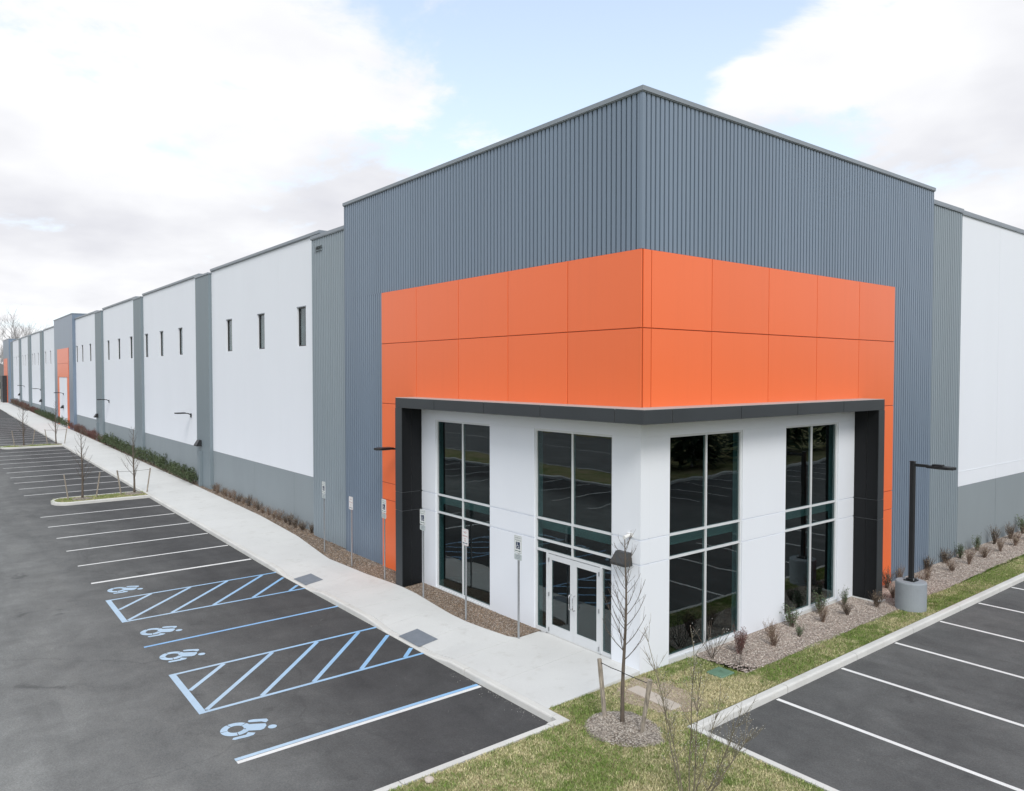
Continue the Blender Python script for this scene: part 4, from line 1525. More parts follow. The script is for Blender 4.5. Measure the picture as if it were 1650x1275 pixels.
def sapling(height, first, spread, trunk_r, nb, seed, lean=(0.0, 0.0)):
    random.seed(seed)
    trunk, tw = MB(), MB()
    pts = []
    n = 14
    for i in range(n + 1):
        t = i / n
        pts.append(Vector((lean[0] * t + 0.02 * math.sin(t * 7 + seed), lean[1] * t + 0.02 * math.cos(t * 6 + seed), height * t)))
    trunk.tube([(p.x, p.y, p.z - 0.1 if i == 0 else p.z) for i, p in enumerate(pts)], [trunk_r * (1.25 if i == 0 else 1) * (1 - 0.86 * (i / n)) + 0.003 for i in range(n + 1)], 8)
    for k in range(nb):
        t = first / height + (1 - first / height) * (k + rnd(0, 0.8)) / nb
        t = min(t, 0.97)
        i = int(t * n)
        p = pts[i].lerp(pts[min(i + 1, n)], t * n - i)
        a = k * 2.4 + rnd(-0.5, 0.5)
        L_ = spread * (1.25 - t) * rnd(0.75, 1.25)
        d = Vector((math.cos(a) * 0.8, math.sin(a) * 0.8, 0.72))
        br = curve_branch(p, d, L_, 6, Vector((0, 0, 0.75)), 0.07)
        r0 = trunk_r * (1 - 0.8 * t) * 0.30
        tw.tube(br, [r0 * (1 - 0.75 * j / 6) + 0.0015 for j in range(7)], 5, False)
        for m in range(random.randint(3, 6)):
            j = random.randint(1, 5)
            dd = (br[j + 1] - br[j]).normalized() + Vector((rnd(-.8, .8), rnd(-.8, .8), rnd(-.1, .6)))
            t2 = curve_branch(br[j], dd, L_ * rnd(0.2, 0.42), 4, Vector((0, 0, 0.5)), 0.1)
            tw.tube(t2, [0.0034, 0.0028, 0.0023, 0.0018, 0.0013], 4, False)
            for q in range(random.randint(0, 2)):
                jj = random.randint(1, 3)
                t3 = curve_branch(t2[jj], (t2[jj + 1] - t2[jj]).normalized() + Vector((rnd(-.8, .8), rnd(-.8, .8), rnd(0, .5))), L_ * rnd(0.08, 0.18), 2, Vector((0, 0, 0.3)), 0.1)
                tw.tube(t3, [0.0022, 0.0017, 0.0012], 3, False)
    return trunk, tw


def place_tree(name, label, cat, group, mb_list, loc, rz=0.0):
    r = tag(empty(name, loc, rz), label, cat, group)
    for nm, mb, mat in mb_list:
        o = bpy.data.objects.new(nm, mb if isinstance(mb, bpy.types.Mesh) else mb.mesh(nm, mat, (0, 0, 0), True))
        COL.objects.link(o)
        o.parent = r
    return r


def stake(x0, y0, z0, dx, dy, h, label, r=0.035):
    s = MB()
    pts = [(x0 + dx * t, y0 + dy * t, z0 - 0.25 + (h + 0.25) * t) for t in (0, 0.3, 0.6, 0.85, 1)]
    s.tube(pts, [r * rnd(0.9, 1.15) for _ in pts], 7)
    o = s.build('tree_stake', M['stake'])
    return tag(o, label, 'stake', 'wooden tree stakes')


def strap(pts, label, r=0.008):
    s = MB()
    s.tube(pts, r, 5)
    return tag(s.build('tie_strap', M['strap']), label, 'strap', 'straps tying young trees to stakes')


# young tree at the corner
TX, TY = 1.50, -2.15
tr, tw = sapling(3.62, 1.25, 1.12, 0.040, 30, 3, (0.03, 0.02))
place_tree('young_tree', 'slender bare young tree staked in a mulch ring at the building corner', 'tree', 'young bare trees',
           [('trunk', tr, M['bark']), ('branches', tw, M['twig'])], (TX, TY, 0.04))
random.seed(5)
stake(1.09, -2.20, 0.02, -0.13, -0.06, 1.18, 'left weathered stake of the corner tree, next to the sidewalk', 0.042)
stake(1.93, -2.17, 0.02, 0.21, 0.06, 1.10, 'right leaning stake of the corner tree with splintered top', 0.042)
strap([(0.97, -2.26, 1.14), (1.25, -2.22, 1.10), (1.47, -2.19, 1.09), (1.53, -2.19, 1.08), (1.80, -2.14, 1.05), (2.12, -2.11, 1.04)], 'black strap tying the corner tree to its two stakes')
# mulch ring, a low mound
mm = MB()
nr, na = 6, 40
vs = [(TX, TY, 0.11)]
for i in range(1, nr + 1):
    for k in range(na):
        a = 2 * math.pi * k / na
        rr = 0.78 * i / nr * (1 + 0.10 * math.sin(3 * a + 1) + 0.05 * math.sin(7 * a))
        vs.append((TX + 0.05 + rr * math.cos(a), TY - 0.05 + rr * math.sin(a) * 0.86, 0.11 * (1 - (i / nr) ** 2) + rnd(-.006, .006) + 0.004))
fs = [(0, 1 + k, 1 + (k + 1) % na) for k in range(na)]
for i in range(nr - 1):
    for k in range(na):
        k2 = (k + 1) % na
        fs.append((1 + i * na + k, 1 + (i + 1) * na + k, 1 + (i + 1) * na + k2, 1 + i * na + k2))
mm.add(vs, fs)
tag_struct(mm.build('mulch_ring', M['mulch']))

bs = MB()
nb = 40
random.seed(8)
bs.add([(0.95 + (1.0 + 0.16 * math.sin(3 * q * 2 * math.pi / nb) + rnd(-.07, .07)) * 1.0 * math.cos(q * 2 * math.pi / nb), -0.55 + (0.82 + 0.14 * math.sin(2 * q * 2 * math.pi / nb + 1) + rnd(-.06, .06)) * math.sin(q * 2 * math.pi / nb), 0.004) for q in range(nb)], [tuple(range(nb))])
tag_struct(bs.build('bare_soil', M['soil']))

# island trees
for i, (x, y, lb, sd, hh) in enumerate(((-34.0, -6.0, 'bare young tree at the lane end of the nearest parking island', 11, 3.75),
                                        (-34.2, -3.45, 'bare young tree beside the walk on the nearest parking island', 12, 3.6),
                                        (-66.2, -5.75, 'bare young tree at the lane end of the far parking island', 13, 3.9),
                                        (-66.3, -3.3, 'bare young tree beside the walk on the far parking island', 14, 3.8))):
    tr, tw = sapling(hh, 0.75, 1.05, 0.055, 24, sd)
    gzx = gz(x) - 0.02
    yy = y + gy(x)
    place_tree('young_tree', lb, 'tree', 'young bare trees', [('trunk', tr, M['bark']), ('branches', tw, M['twig'])], (x, yy, gzx))
    side = 'nearest' if x > -50 else 'far'
    spot = 'lane-end' if y < -5 else 'walk-side'
    for s in (-1, 1):
        stake(x, yy + 0.62 * s, gzx, 0.04, 0.22 * s, 1.35, f'{"left" if s < 0 else "right"} stake of the {spot} tree on the {side} parking island', 0.035)
    strap([(x + 0.04, yy - 0.80, gzx + 1.28), (x, yy, gzx + 1.24), (x + 0.04, yy + 0.80, gzx + 1.28)], f'strap tying the {spot} tree on the {side} parking island')
    rg = MB()
    rg.lathe([(0.55, -0.02), (0.45, 0.03), (0.2, 0.06), (0.01, 0.06)], x, yy, 18)
    rg.tf = lambda v, z_=gzx: (v[0], v[1], v[2] + z_)
    tag_struct(rg.build('mulch_ring', M['mulch']))

# budding multi-stem shrub-tree in the foreground
random.seed(21)
st, tg_, bd = MB(), MB(), MB()


def bud(p, s=0.009):
    p = Vector(p)
    vs = [p + Vector((s, 0, 0)), p + Vector((0, s, 0)), p - Vector((s, 0, 0)), p - Vector((0, s, 0)), p + Vector((0, 0, s * 1.6)), p - Vector((0, 0, s))]
    bd.add([tuple(v) for v in vs], [(0, 1, 4), (1, 2, 4), (2, 3, 4), (3, 0, 4), (1, 0, 5), (2, 1, 5), (3, 2, 5), (0, 3, 5)])


stems = [((-0.05, 0.02), (-0.20, -0.05, 1.0), 2.95), ((0.0, 0.05), (-0.06, 0.05, 1.0), 2.7), ((0.05, 0.0), (0.16, 0.05, 1.0), 2.2), ((0.08, 0.04), (0.42, 0.22, 1.0), 2.0),
         ((0.1, 0.0), (0.50, 0.26, 1.0), 1.8), ((0.04, -0.04), (0.25, -0.02, 1.0), 2.0), ((-0.08, 0.0), (-0.28, 0.05, 1.0), 1.7), ((0.09, 0.03), (0.55, 0.48, 1.0), 1.7)]
for (bx_, by_), d, L_ in stems:
    br = curve_branch((bx_, by_, -0.05), d, L_, 12, Vector((0, 0, 0.25)), 0.05)
    st.tube(br, [0.0115 * (1 - 0.82 * j / 12) + 0.0015 for j in range(13)], 6, False)
    for m in range(22):
        j = random.randint(3, 11)
        dd = (br[j + 1] - br[j]).normalized() + Vector((rnd(-.9, 1.0), rnd(-.9, .9), rnd(-.2, .6)))
        t2 = curve_branch(br[j], dd, rnd(0.22, 0.6), 5, Vector((0, 0, 0.45)), 0.12)
        tg_.tube(t2, [0.0045, 0.004, 0.0034, 0.0028, 0.0022, 0.0016], 4, False)
        for q in range(random.randint(1, 4)):
            jj = random.randint(1, 4)
            t3 = curve_branch(t2[jj], (t2[jj + 1] - t2[jj]).normalized() + Vector((rnd(-.8, .8), rnd(-.8, .8), rnd(-.1, .5))), rnd(0.06, 0.22), 3, Vector((0, 0, 0.2)), 0.15)
            tg_.tube(t3, [0.003, 0.0026, 0.002, 0.0014], 3, False)
            if random.random() < 0.6:
                bud(t3[-1], 0.0055)
            if random.random() < 0.5:
                bud(t3[2], 0.005)
        for jj in (2, 4, 5):
            if random.random() < 0.6:
                bud(t2[jj], 0.0055)
    for j in range(8, 13):
        bud(br[j] + Vector((rnd(-.01, .01), rnd(-.01, .01), 0)), 0.009)
place_tree('budding_shrub', 'tall thin multi-stemmed shrub with pale buds on the foreground lawn', 'shrub', None,
           [('stems', st, M['twig_pale']), ('twigs', tg_, M['twig_pale']), ('buds', bd, M['bud'])], (4.05, -3.40, 0.0))
for ch in bpy.data.objects:
    if ch.name.startswith('buds'):
        ch['kind'] = 'stuff'


# small dormant shrubs ---------------------------------------------------------
def twiggy(seed, h, w, n, thick=0.0055, leaves=0, leafsize=0.03):
    random.seed(seed)
    s, lf = MB(), MB()
    for k in range(n):
        a = rnd(0, 2 * math.pi)
        sp = rnd(0.1, 1.0) * w
        d = Vector((math.cos(a) * sp, math.sin(a) * sp, h * rnd(0.7, 1.1)))
        br = curve_branch((rnd(-.05, .05), rnd(-.05, .05), -0.03), d, d.length * rnd(0.75, 1.0), 4, Vector((0, 0, 0.2)), 0.12)
        s.tube(br, [thick, thick * .85, thick * .7, thick * .55, thick * .35], 4, False)
        for m in range(3):
            j = random.randint(1, 3)
            dd = (br[j + 1] - br[j]).normalized() + Vector((rnd(-.9, .9), rnd(-.9, .9), rnd(-.1, .7)))
            t2 = curve_branch(br[j], dd, h * rnd(0.15, 0.4), 2, Vector((0, 0, 0.3)), 0.15)
            s.tube(t2, [thick * .55, thick * .45, thick * .3], 3, False)
            for q in range(leaves):
                p = t2[random.randint(0, 2)] + Vector((rnd(-.04, .04), rnd(-.04, .04), rnd(-.03, .05)))
                u = Vector((rnd(-1, 1), rnd(-1, 1), rnd(-.3, 1))).normalized() * leafsize * rnd(0.7, 1.3)
                v = u.cross(Vector((rnd(-1, 1), rnd(-1, 1), rnd(-1, 1)))).normalized() * leafsize * 0.45
                lf.add([tuple(p - u), tuple(p + v), tuple(p + u), tuple(p - v)], [(0, 1, 2, 3)])
    return s, lf


SHR = {}
for nm, args, sm, lm in (('brown', (31, 0.62, 0.34, 34, 0.006, 2, 0.018), 'shrub_brown', 'litter'),
                         ('brown2', (32, 0.55, 0.40, 38, 0.006, 2, 0.018), 'shrub_brown', 'litter'),
                         ('dark', (33, 0.60, 0.36, 40, 0.0065, 1, 0.018), 'shrub_dark', 'litter'),
                         ('red', (34, 0.66, 0.26, 44, 0.0065, 4, 0.022), 'shrub_red', 'shrub_red'),
                         ('green', (35, 0.62, 0.28, 22, 0.0055, 7, 0.026), 'shrub_dark', 'leaf_sparse'),
                         ('bare', (36, 0.75, 0.55, 9, 0.007, 3, 0.012), 'twig', 'bud')):
    s, lf = twiggy(*args)
    SHR[nm] = (s.mesh('stems', M[sm], (0, 0, 0)), lf.mesh('leaves', M[lm], (0, 0, 0)))


def nth(n):
    return '%d%s' % (n, 'th' if 10 <= n % 100 <= 20 else {1: 'st', 2: 'nd', 3: 'rd'}.get(n % 10, 'th'))


COUNT = {}


def num(key):
    COUNT[key] = COUNT.get(key, 0) + 1
    return nth(COUNT[key])


def put_shrub(kind, x, y, z, label, group, sc=1.0):
    r = tag(empty('shrub', (x, y, z), rnd(0, 6.28)), label, 'shrub', group)
    r.scale = (sc * rnd(.78, 1.2), sc * rnd(.78, 1.2), sc * rnd(.8, 1.15))
    r.rotation_euler.x = rnd(-.1, .1)
    for nm, me in zip(('stems', 'leaves'), SHR[kind]):
        o = bpy.data.objects.new(nm, me)
        COL.objects.link(o)
        o.parent = r
    return r


random.seed(77)
right = [('red', 0.66, 2.86, 1.05, 'russet red upright shrub below the pier between the right-hand windows'),
         ('brown', 0.86, 3.98, 1.05, 'brown twiggy shrub next after the russet one in the gravel bed'),
         ('brown2', 0.45, 4.55, 0.80, 'small leafy brown shrub hard against the white pier behind the brown twiggy one'),
         ('green', 0.90, 5.10, 0.62, 'low greenish shrub in the gravel bed, smallest of the row'),
         ('green', 0.36, 5.65, 1.15, 'green leafed upright shrub at the left edge of the far right-hand window'),
         ('brown', 0.68, 6.68, 0.95, 'vase shaped pinkish brown shrub under the far right-hand window'),
         ('green', 0.26, 7.30, 1.0, 'thin green leafed shrub at the mullion of the far right-hand window'),
         ('dark', 0.80, 7.78, 0.95, 'dark spreading shrub left of the right charcoal fin'),
         ('green', 0.30, 8.55, 0.85, 'thin shrub in front of the last white pier before the right fin'),
         ('dark', 0.95, 9.15, 0.9, 'dark twiggy shrub standing before the right charcoal fin'),
         ('brown', 0.85, 10.45, 0.95, 'pale brown shrub between the right fin and the lamp drum'),
         ('dark', 0.25, 11.35, 1.1, 'dark shrub against the orange strip behind the lamp drum'),
         ('brown2', 0.10, 12.55, 0.95, 'brown shrub behind the lamp post, close to the ribbed cladding'),
         ('brown', 0.75, 12.35, 1.0, 'pale twiggy shrub just right of the lamp post'),
         ('brown2', 0.60, 13.35, 1.1, 'wide brown shrub, second right of the lamp post'),
         ('dark', 0.10, 14.6, 1.05, 'dark shrub at the seam of dark and light ribbed cladding'),
         ('brown', 0.66, 15.15, 0.95, 'narrow brown shrub, third right of the lamp post in the front row'),
         ('dark', 0.05, 16.15, 1.15, 'tall dark shrub before the light grey ribbed strip'),
         ('brown', 0.66, 16.65, 1.1, 'pale brown shrub, fourth right of the lamp post in the front row'),
         ('green', 0.10, 17.35, 1.15, 'greenish tall shrub at the end of the light grey ribbed strip'),
         ('brown2', 0.62, 18.2, 1.0, 'wide pale shrub, fifth right of the lamp post in the front row'),
         ('green', 0.05, 19.1, 1.1, 'green topped shrub against the grey dado, first of its back row'),
         ('brown', 0.60, 19.75, 1.05, 'brown shrub, sixth right of the lamp post in the front row'),
         ('dark', 0.0, 20.9, 1.3, 'large dark shrub against the grey dado near the photo edge'),
         ('brown2', 0.60, 21.3, 1.1, 'brown shrub, seventh right of the lamp post in the front row'),
         ('dark', 0.05, 22.5, 1.25, 'second large dark shrub against the grey dado near the photo edge'),
         ('brown', 0.55, 22.9, 1.1, 'last pale brown shrub of the front row at the right photo edge'),
         ('green', 0.0, 24.1, 1.2, 'green shrub against the grey dado at the right photo edge'),
         ('bare', 0.38, 2.15, 1.25, 'bare shrub with pale buds in front of the nearest right-hand window'),
         ('bare', 1.10, 2.25, 0.7, 'low bare shrub with crossing twigs beside the green lid')]
for kind, x, y, sc, lb in right:
    put_shrub(kind, x, y, 0.03 if x > 0 else 0.06, lb, 'shrubs in the gravel bed', sc * 0.9)

# left bed: brown dormant row, evergreen row, russet row
x = -18.4
k = 0
while x > -32.0:
    put_shrub(random.choice(('dark', 'brown', 'dark', 'brown2')), x, 0.10 + rnd(-.06, .06) + gy(x), 0.10 + gz(x),
              num('a') + ' brown dormant shrub from the ribbed strip in the row under the nearest dado', 'brown shrubs under the nearest grey dado', rnd(0.72, 0.98))
    x -= rnd(0.55, 0.8)


def evergreen(seed, h, w, n, ls):
    random.seed(seed)
    lf, s = MB(), MB()
    for k in range(7):
        a = rnd(0, 6.28)
        s.tube(curve_branch((0, 0, -0.03), (math.cos(a) * .5, math.sin(a) * .5, 1), h * .8, 3), [0.012, 0.009, 0.006, 0.003], 4, False)
    tips = [Vector((rnd(-1, 1) * w, rnd(-1, 1) * w, h * rnd(0.35, 1.0))) for _ in range(26)]
    for k in range(n):
        t = random.choice(tips)
        p = Vector((t.x * rnd(.55, 1.1), t.y * rnd(.55, 1.1), t.z * rnd(.45, 1.06)))
        u = Vector((rnd(-1, 1), rnd(-1, 1), rnd(-.2, 1.2))).normalized() * ls * rnd(0.7, 1.4)
        v = u.cross(Vector((rnd(-1, 1), rnd(-1, 1), rnd(-1, 1)))).normalized() * ls * 0.45
        lf.add([tuple(p - u), tuple(p + v), tuple(p + u), tuple(p - v)], [(0, 1, 2, 3)])
    return s.mesh('stems', M['shrub_dark']), lf.mesh('leaves', M['leaf_green'])


EV = [evergreen(41 + i, 0.78 + 0.08 * i, 0.42, 420, 0.055) for i in range(3)]
for k in range(3):
    SHR['ever%d' % k] = EV[k]
random.seed(78)
x = -35.0
while x > -62.5:
    put_shrub('ever%d' % random.randint(0, 2), x, 0.02 + rnd(-.08, .08) + gy(x), 0.10 + gz(x),
              num('b') + ' evergreen shrub from the nearest pilaster in the dense hedge row', 'evergreen hedge row', rnd(0.9, 1.12))
    x -= rnd(0.72, 0.88)
while x > -83:
    put_shrub(random.choice(('red', 'dark', 'red')), x, 0.05 + gy(x), 0.12 + gz(x), num('c') + ' russet dormant shrub past the hedge in the row before the middle tower', 'russet shrubs before the middle tower', rnd(1.1, 1.4))
    x -= rnd(0.7, 0.95)
while x > -112:
    put_shrub('ever%d' % random.randint(0, 2), x, 0.0 + gy(x), 0.12 + gz(x), num('d') + ' evergreen shrub counted from the middle tower in the far row', 'far evergreen row', rnd(0.9, 1.15))
    x -= rnd(0.9, 1.1)
while x > -150:
    put_shrub(random.choice(('dark', 'red')), x, 0.0 + gy(x), 0.12 + gz(x), num('e') + ' dark dormant shrub past the far evergreens towards the far end', 'far dormant row', rnd(1.2, 1.5))
    x -= rnd(1.0, 1.3)

# ------------------------------------------------------------------ small things on the ground
t = tag(empty('utility_slab', (1.0, -0.68, 0)), 'dusty flat concrete slab let into the lawn by the corner', 'slab')
s = MB(); s.prism([(0.38, -0.83), (0.98, -0.845), (0.98, -0.50), (0.38, -0.50)], -0.05, 0.022); s.build('slab_half', M['slab_old'], t)
s = MB(); s.prism([(0.985, -0.845), (1.64, -0.88), (1.63, -0.52), (0.985, -0.50)], -0.05, 0.018); s.build('slab_half', M['slab_old'], t)
t = tag(empty('valve_box', (1.07, 1.5, 0)), 'green plastic utility box lid lying flush in the lawn', 'utility lid')
s = MB(); s.bbox(0.86, 1.29, 1.28, 1.76, -0.1, 0.04, 0.015); s.build('lid', M['green_plastic'], t)
s = MB(); s.tube([(1.04, 1.49, 0.046), (1.04, 1.56, 0.056), (1.10, 1.56, 0.056), (1.10, 1.49, 0.046)], 0.008, 5); s.build('lid_handle', M['green_plastic'], t)
for i, (x_, y_, rr, lb, par) in enumerate(((0.84, -6.15, 0.075, 'small pale stone lying beside the lawn kerb', 0),)):
    s = MB()
    random.seed(3)
    import bmesh
    bm = bmesh.new(); bmesh.ops.create_icosphere(bm, subdivisions=2, radius=rr)
    for v in bm.verts:
        v.co *= 1 + 0.35 * noise.noise(v.co * 14)
        v.co.z *= 0.6
    bm.verts.index_update()
    s.add([(v.co.x + x_, v.co.y + y_, v.co.z + 0.05) for v in bm.verts], [tuple(q.index for q in f.verts) for f in bm.faces])
    bm.free()
    tag(s.build('stone', M['slab_old']), lb, 'stone')

# ------------------------------------------------------------------ grass blades, pebbles (uncountable)
random.seed(99)


def blade_field(name, regions, label, mean_h, seed=0):
    g = MB()
    V, F, C = [], [], []
    for inside, (x0, x1, y0, y1), dens, zf in regions:
        n = int((x1 - x0) * (y1 - y0) * dens)
        for _ in range(n):
            x = rnd(x0, x1); y = rnd(y0, y1)
            if not inside(x, y):
                continue
            p = noise.fractal(Vector((x * 0.55 + seed, y * 0.55, 1.7)), 0.6, 2.0, 4) + 0.75 * noise.noise(Vector((x * 4.3, y * 4.3, seed + 5)))
            dry = smooth01(0.5 + p * 0.85 + rnd(-.55, .55) - dry_bias(x, y))
            if dry < 0.10 and random.random() < 0.6:
                pass
            g0 = (0.145, 0.225, 0.040); g1 = (0.56, 0.50, 0.30)
            k = rnd(0.55, 1.45)
            col = tuple((a + (b - a) * dry) * k for a, b in zip(g0, g1))
            h = mean_h * rnd(0.5, 1.35) * (0.8 if dry > 0.6 else 1.0)
            a = rnd(0, 6.283)
            lean = h * rnd(0.3, 1.25)
            w = rnd(0.004, 0.009)
            ca, sa = math.cos(a), math.sin(a)
            z = zf(x, y)
            n0 = len(V)
            V += [(x - sa * w, y + ca * w, z), (x + sa * w, y - ca * w, z), (x + ca * lean, y + sa * lean, z + h)]
            F.append((n0, n0 + 1, n0 + 2))
            C.append(col)
    g.v, g.f, g.c = V, F, C
    o = g.build(name, M['blade'])
    return tag(o, label, 'grass', kind='stuff')


def dry_bias(x, y):
    if x < 2.3 and y > 2.0:
        return 0.42
    if y < -3.2:
        return 0.12
    if x < 2.3 and -1.6 < y < 1.8:
        return -0.22
    return 0.05


def in_lawn(x, y):
    if math.hypot(x - TX - .05, (y - TY + .05) / .86) < 0.70 + 0.06 * math.sin(9 * math.atan2(y - TY, x - TX)):
        return False
    if 0.40 < x < 1.62 and -0.86 < y < -0.50: return False
    if 0.85 < x < 1.30 and 1.26 < y < 1.78: return False
    # sandy bare patch by the slab
    if math.hypot((x - 0.95) / 1.05, (y + 0.55) / 0.85) < 0.85 + 0.35 * noise.noise(Vector((x * 3, y * 3, 0))) and random.random() < 0.86:
        return False
    if x < 0.66 and y < -2.74: return False
    if x > 2.24 and y > -1.2: return False
    if x > 2.24 and y > -1.16: return False
    if y > 1.9 and x < 1.46 + 0.09 * noise.noise(Vector((x * 4, y * 1.3, 3))) - max(0, (y - 9)) * 0.018: return False
    # the part of the lawn within and just outside the view
    q = Vector((x, y, 0)) - cam.matrix_world.translation
    dz_ = q.dot(_f)
    if dz_ < 1 or abs(q.dot(_r)) > dz_ * 1.5 or q.dot(_u) < -dz_ * 1.15: return False
    return True


flat = lambda x, y: 0.0
blade_field('grass', [(in_lawn, (0.0, 6.0, -8.6, 2.0), 3700, flat), (in_lawn, (6.0, 13.0, -9.0, -1.2), 2200, flat), (in_lawn, (0.0, 6.0, -12.0, -8.6), 2200, flat),
                      (in_lawn, (1.1, 2.24, 2.0, 12.0), 3000, flat),
                      (in_lawn, (1.0, 2.24, 12.0, 30.0), 1500, flat)],
            'short patchy green and straw coloured grass on the lawn', 0.038)
for xc, sd in ((-33.95, 3), (-66.0, 4)):
    ig = lambda x, y, xc=xc: abs(x - xc) < 0.76 * math.sqrt(max(0, 1 - max(0, (-6.75 - y) / 0.6) ** 2)) and y - gy(x) < -2.95
    blade_field('grass', [(ig, (xc - .8, xc + .8, -7.3, -2.8), 420, lambda x, y: gz(x) - 0.02)],
                'short grass on the %s parking island' % ('nearest' if xc > -50 else 'far'), 0.07, sd)


def pebbles(name, inside, rect, dens, zf, cols, smin, smax, label):
    g = MB()
    V, F, C = [], [], []
    n = int((rect[1] - rect[0]) * (rect[3] - rect[2]) * dens)
    for _ in range(n):
        x = rnd(rect[0], rect[1]); y = rnd(rect[2], rect[3])
        if not inside(x, y):
            continue
        s = rnd(smin, smax)
        z = zf(x, y)
        c = random.choice(cols)
        k = rnd(.8, 1.2)
        c = tuple(q * k for q in c)
        a = rnd(0, 6.28)
        n0 = len(V)
        for q in range(4):
            V.append((x + s * math.cos(a + q * 1.57) * rnd(.7, 1.2), y + s * math.sin(a + q * 1.57) * rnd(.7, 1.2), z + s * rnd(.1, .35)))
        V.append((x, y, z + s * rnd(.5, .9)))
        for q in range(4):
            F.append((n0 + q, n0 + (q + 1) % 4, n0 + 4)); C.append(c)
    g.v, g.f, g.c = V, F, C
    return tag(g.build(name, M['pebble']), label, 'gravel', kind='stuff')


PK = [(0.50, 0.42, 0.36), (0.36, 0.29, 0.245), (0.62, 0.56, 0.50), (0.22, 0.18, 0.16), (0.42, 0.345, 0.30)]
BR = [(0.20, 0.15, 0.11), (0.12, 0.09, 0.07), (0.30, 0.24, 0.19), (0.25, 0.17, 0.11), (0.36, 0.31, 0.27)]


def in_gravel(x, y):
    return x < 1.46 + 0.12 * noise.noise(Vector((x * 4, y * 1.3, 3))) - max(0, (y - 9)) * 0.015 and not (x < 0.8 and 9.5 < y < 10.05) and y > 1.95 + 0.15 * noise.noise(Vector((x * 4, 0, 0)))


pebbles('gravel', in_gravel, (0.02, 1.5, 1.9, 14), 900, lambda x, y: 0.014, PK, 0.010, 0.026, 'pinkish grey gravel in the bed along the right-hand front')
pebbles('gravel', in_gravel, (-0.25, 1.4, 14, 26), 420, lambda x, y: 0.03, PK, 0.012, 0.03, 'pinkish grey gravel further along the right-hand front')


def bz(x, y):
    yi = inner(x); a = zs(x, yi) - 0.03
    yb = 0.02 if x > -9.5 else 0.55
    return a + ((0.09 if x > -9.5 else 0.16) - a) * (y - yi) / (yb - yi)


pebbles('stone_mulch', lambda x, y: y > inner(x) + 0.03 and not (-9.8 < x < -9.3), (-9.29, -3.5, -1.1, 0.0), 1300, bz, BR, 0.010, 0.026, 'brown stone mulch in the bed before the left window')
pebbles('stone_mulch', lambda x, y: y > inner(x) + 0.03, (-15.0, -9.8, -1.0, 0.0), 900, bz, BR, 0.012, 0.032, 'brown stone mulch below the dark ribbed cladding')
pebbles('stone_mulch', lambda x, y: y > inner(x) + 0.03, (-32.0, -15.0, -0.8, 0.25), 260, lambda x, y: bz(x, y) + gz(x), BR, 0.015, 0.04, 'brown stone mulch in the bed under the grey dado')
pebbles('mulch_chips', lambda x, y: math.hypot(x - TX - .05, (y - TY + .05) / .86) < 0.78, (0.6, 2.5, -3.0, -1.2), 2200,
        lambda x, y: 0.11 * max(0, 1 - (math.hypot(x - TX - .05, (y - TY + .05) / .86) / 0.78) ** 2) + 0.004,
        [(0.32, 0.285, 0.245), (0.46, 0.42, 0.37), (0.17, 0.14, 0.115), (0.36, 0.31, 0.26)], 0.010, 0.024, 'grey wood chips of the mulch ring')
pebbles('soil_litter', lambda x, y: math.hypot((x - 1.0) / 1.05, (y + 0.45) / 0.85) < 1 and not (0.37 < x < 1.65 and -0.89 < y < -0.49), (0.02, 2.0, -1.3, 0.5), 500, lambda x, y: 0.001,
        [(0.40, 0.33, 0.25), (0.32, 0.26, 0.19), (0.22, 0.2, 0.10)], 0.008, 0.02, 'dry leaf litter on the sandy patch by the corner')
pebbles('road_grit', lambda x, y: y < -2.97 and (y + 2.97) > -0.35 * random.random() ** 2, (-3.0, 0.42, -3.4, -2.96), 160, lambda x, y: -0.149, [(0.3, 0.29, 0.27), (0.45, 0.44, 0.42)], 0.006, 0.014, 'grit along the kerb at the lot corner')

# ------------------------------------------------------------------ distance
def bare_tree(seed, h):
    random.seed(seed)
    tk, br = MB(), MB()

    def grow(p, d, L_, r, lev):
        n = 4
        pts = curve_branch(p, d, L_, n, Vector((0, 0, 0.22)), 0.13)
        (tk if lev == 0 else br).tube(pts, [r * (1 - 0.5 * i / n) for i in range(n + 1)], 5 if lev < 2 else 3, False)
        if lev >= 4:
            return
        for k in range((7, 6, 6, 4)[lev]):
            j = random.randint(2 if lev == 0 else 1, n)
            base = (pts[j] - pts[j - 1]).normalized()
            dd = base + Vector((rnd(-.85, .85), rnd(-.85, .85), rnd(-.15, .65)))
            grow(pts[j], dd, L_ * rnd(.48, .72), r * 0.48, lev + 1)
    grow((0, 0, -0.3), (0, 0, 1), h * 0.42, h * 0.011, 0)
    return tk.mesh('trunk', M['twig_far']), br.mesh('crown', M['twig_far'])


BT = [bare_tree(51, 24), bare_tree(54, 25)]
random.seed(60)
for i, (x, y, s, lb) in enumerate(((-176, 5.0, 1.0, 'tall bare tree behind the far end, directly above the last tower'),
                                   (-182, 10.0, 0.92, 'tall bare tree behind the roof, second from the far end'),
                                   (-184, 15.0, 0.9, 'bare tree crown behind the roof, third from the far end'),
                                   (-180, 18.5, 0.82, 'bare tree crown behind the roof nearest the middle tower'),
                                   (-186, -1.0, 0.8, 'bare tree at the left photo edge beyond the far end'),
                                   (-215, 3.5, 0.95, 'farther bare tree half hidden behind the leftmost ones'))):
    a, b = BT[i % 2]
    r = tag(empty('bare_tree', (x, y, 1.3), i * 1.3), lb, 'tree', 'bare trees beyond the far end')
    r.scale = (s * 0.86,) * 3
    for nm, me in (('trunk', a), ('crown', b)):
        o = bpy.data.objects.new(nm, me); COL.objects.link(o); o.parent = r

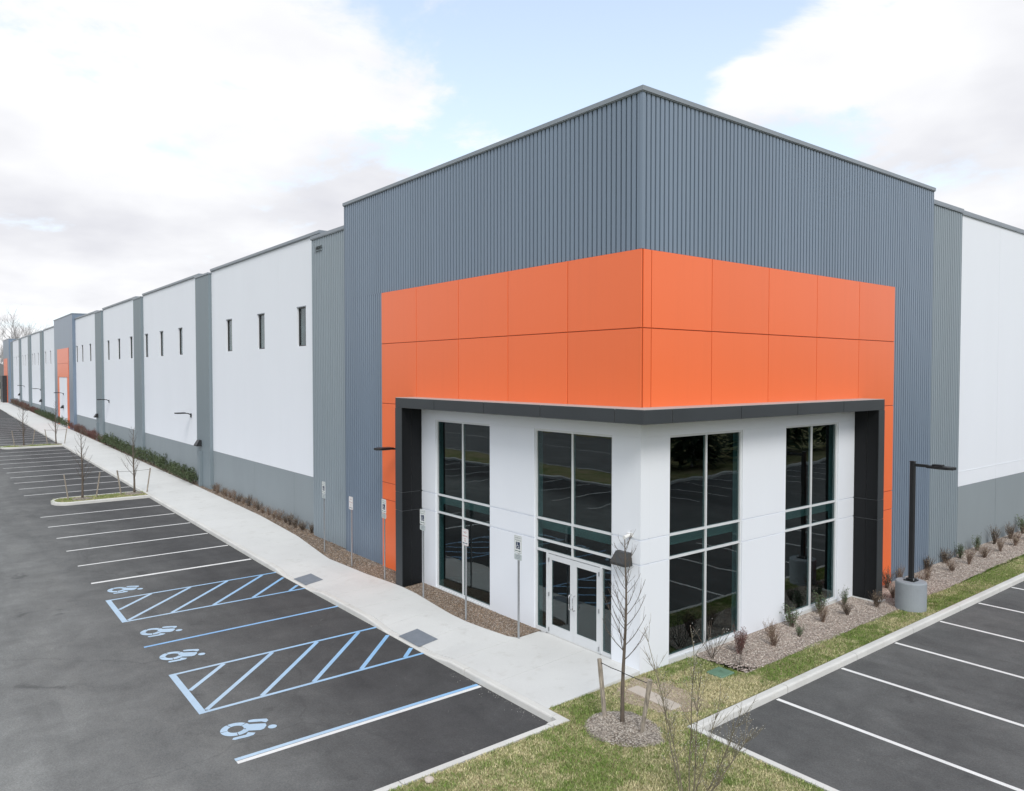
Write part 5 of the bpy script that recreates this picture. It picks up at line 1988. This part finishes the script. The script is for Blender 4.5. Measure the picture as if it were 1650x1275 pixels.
hb = tag(empty('house', (-214, 6.0, 1.4)), 'pale house with grey pitched roof at the far left edge', 'house')
s = MB(); s.box(-222, -206, -6, 8, 0, 6.2); s.build('wall', M['far_wall'], hb)
s = MB()
s.add([(-223, -7, 6.2), (-205, -7, 6.2), (-205, 9, 6.2), (-223, 9, 6.2), (-223, 1, 10.6), (-205, 1, 10.6)], [(0, 1, 5, 4), (2, 3, 4, 5), (0, 4, 3), (1, 2, 5), (0, 3, 2, 1)])
s.build('roof', M['far_roof'], hb)
for yy in (-4.5, -1.0, 2.5, 5.5):
    s = MB(); s.box(-205.98, -205.9, yy, yy + 1.2, 3.2, 4.8); s.build('window', M['charcoal'], hb)


def conifer(seed, h):
    random.seed(seed)
    tk, lf = MB(), MB()
    tk.tube([(0, 0, -.3), (0, 0, h * .5), (0, 0, h)], [h * .02, h * .012, 0.02], 6)
    for k in range(2600):
        t = random.random() ** 0.75
        z = h * (0.05 + 0.95 * (1 - t)) if False else h * (1 - t * 0.96)
        rr = h * 0.22 * t * rnd(0.35, 1.08)
        a = rnd(0, 6.283)
        p = Vector((rr * math.cos(a), rr * math.sin(a), z + rnd(-.2, .2)))
        u = Vector((math.cos(a), math.sin(a), rnd(-.7, .1))).normalized() * rnd(.25, .55)
        v = Vector((-math.sin(a), math.cos(a), rnd(-.2, .2))) * rnd(.1, .2)
        lf.add([tuple(p - u), tuple(p + v), tuple(p + u), tuple(p - v)], [(0, 1, 2, 3)])
    return tk.mesh('trunk', M['twig_far']), lf.mesh('crown', M['conifer'])


CF = [conifer(61, 11), conifer(62, 13)]
random.seed(63)
for i in range(13):
    a, b = CF[i % 2]
    r = tag(empty('conifer', (25.5 + rnd(-1.5, 2.5), 8 + i * 4.3, -0.3), i), nth(i + 1) + ' dark conifer of the row mirrored in the right-hand windows', 'tree', 'conifers across the side parking lot')
    r.scale = (rnd(.85, 1.15),) * 3
    for nm, me in (('trunk', a), ('crown', b)):
        o = bpy.data.objects.new(nm, me); COL.objects.link(o); o.parent = r
for i in range(12):
    a, b = CF[i % 2]
    x = -14 - i * 7.5
    r = tag(empty('conifer', (x + rnd(-2, 2), -50 + rnd(-2, 2), gz(x) - 0.3), i), nth(i + 1) + ' dark conifer across the road mirrored in the entrance windows', 'tree', 'conifers across the road')
    r.scale = (rnd(.85, 1.15),) * 3
    for nm, me in (('trunk', a), ('crown', b)):
        o = bpy.data.objects.new(nm, me); COL.objects.link(o); o.parent = r
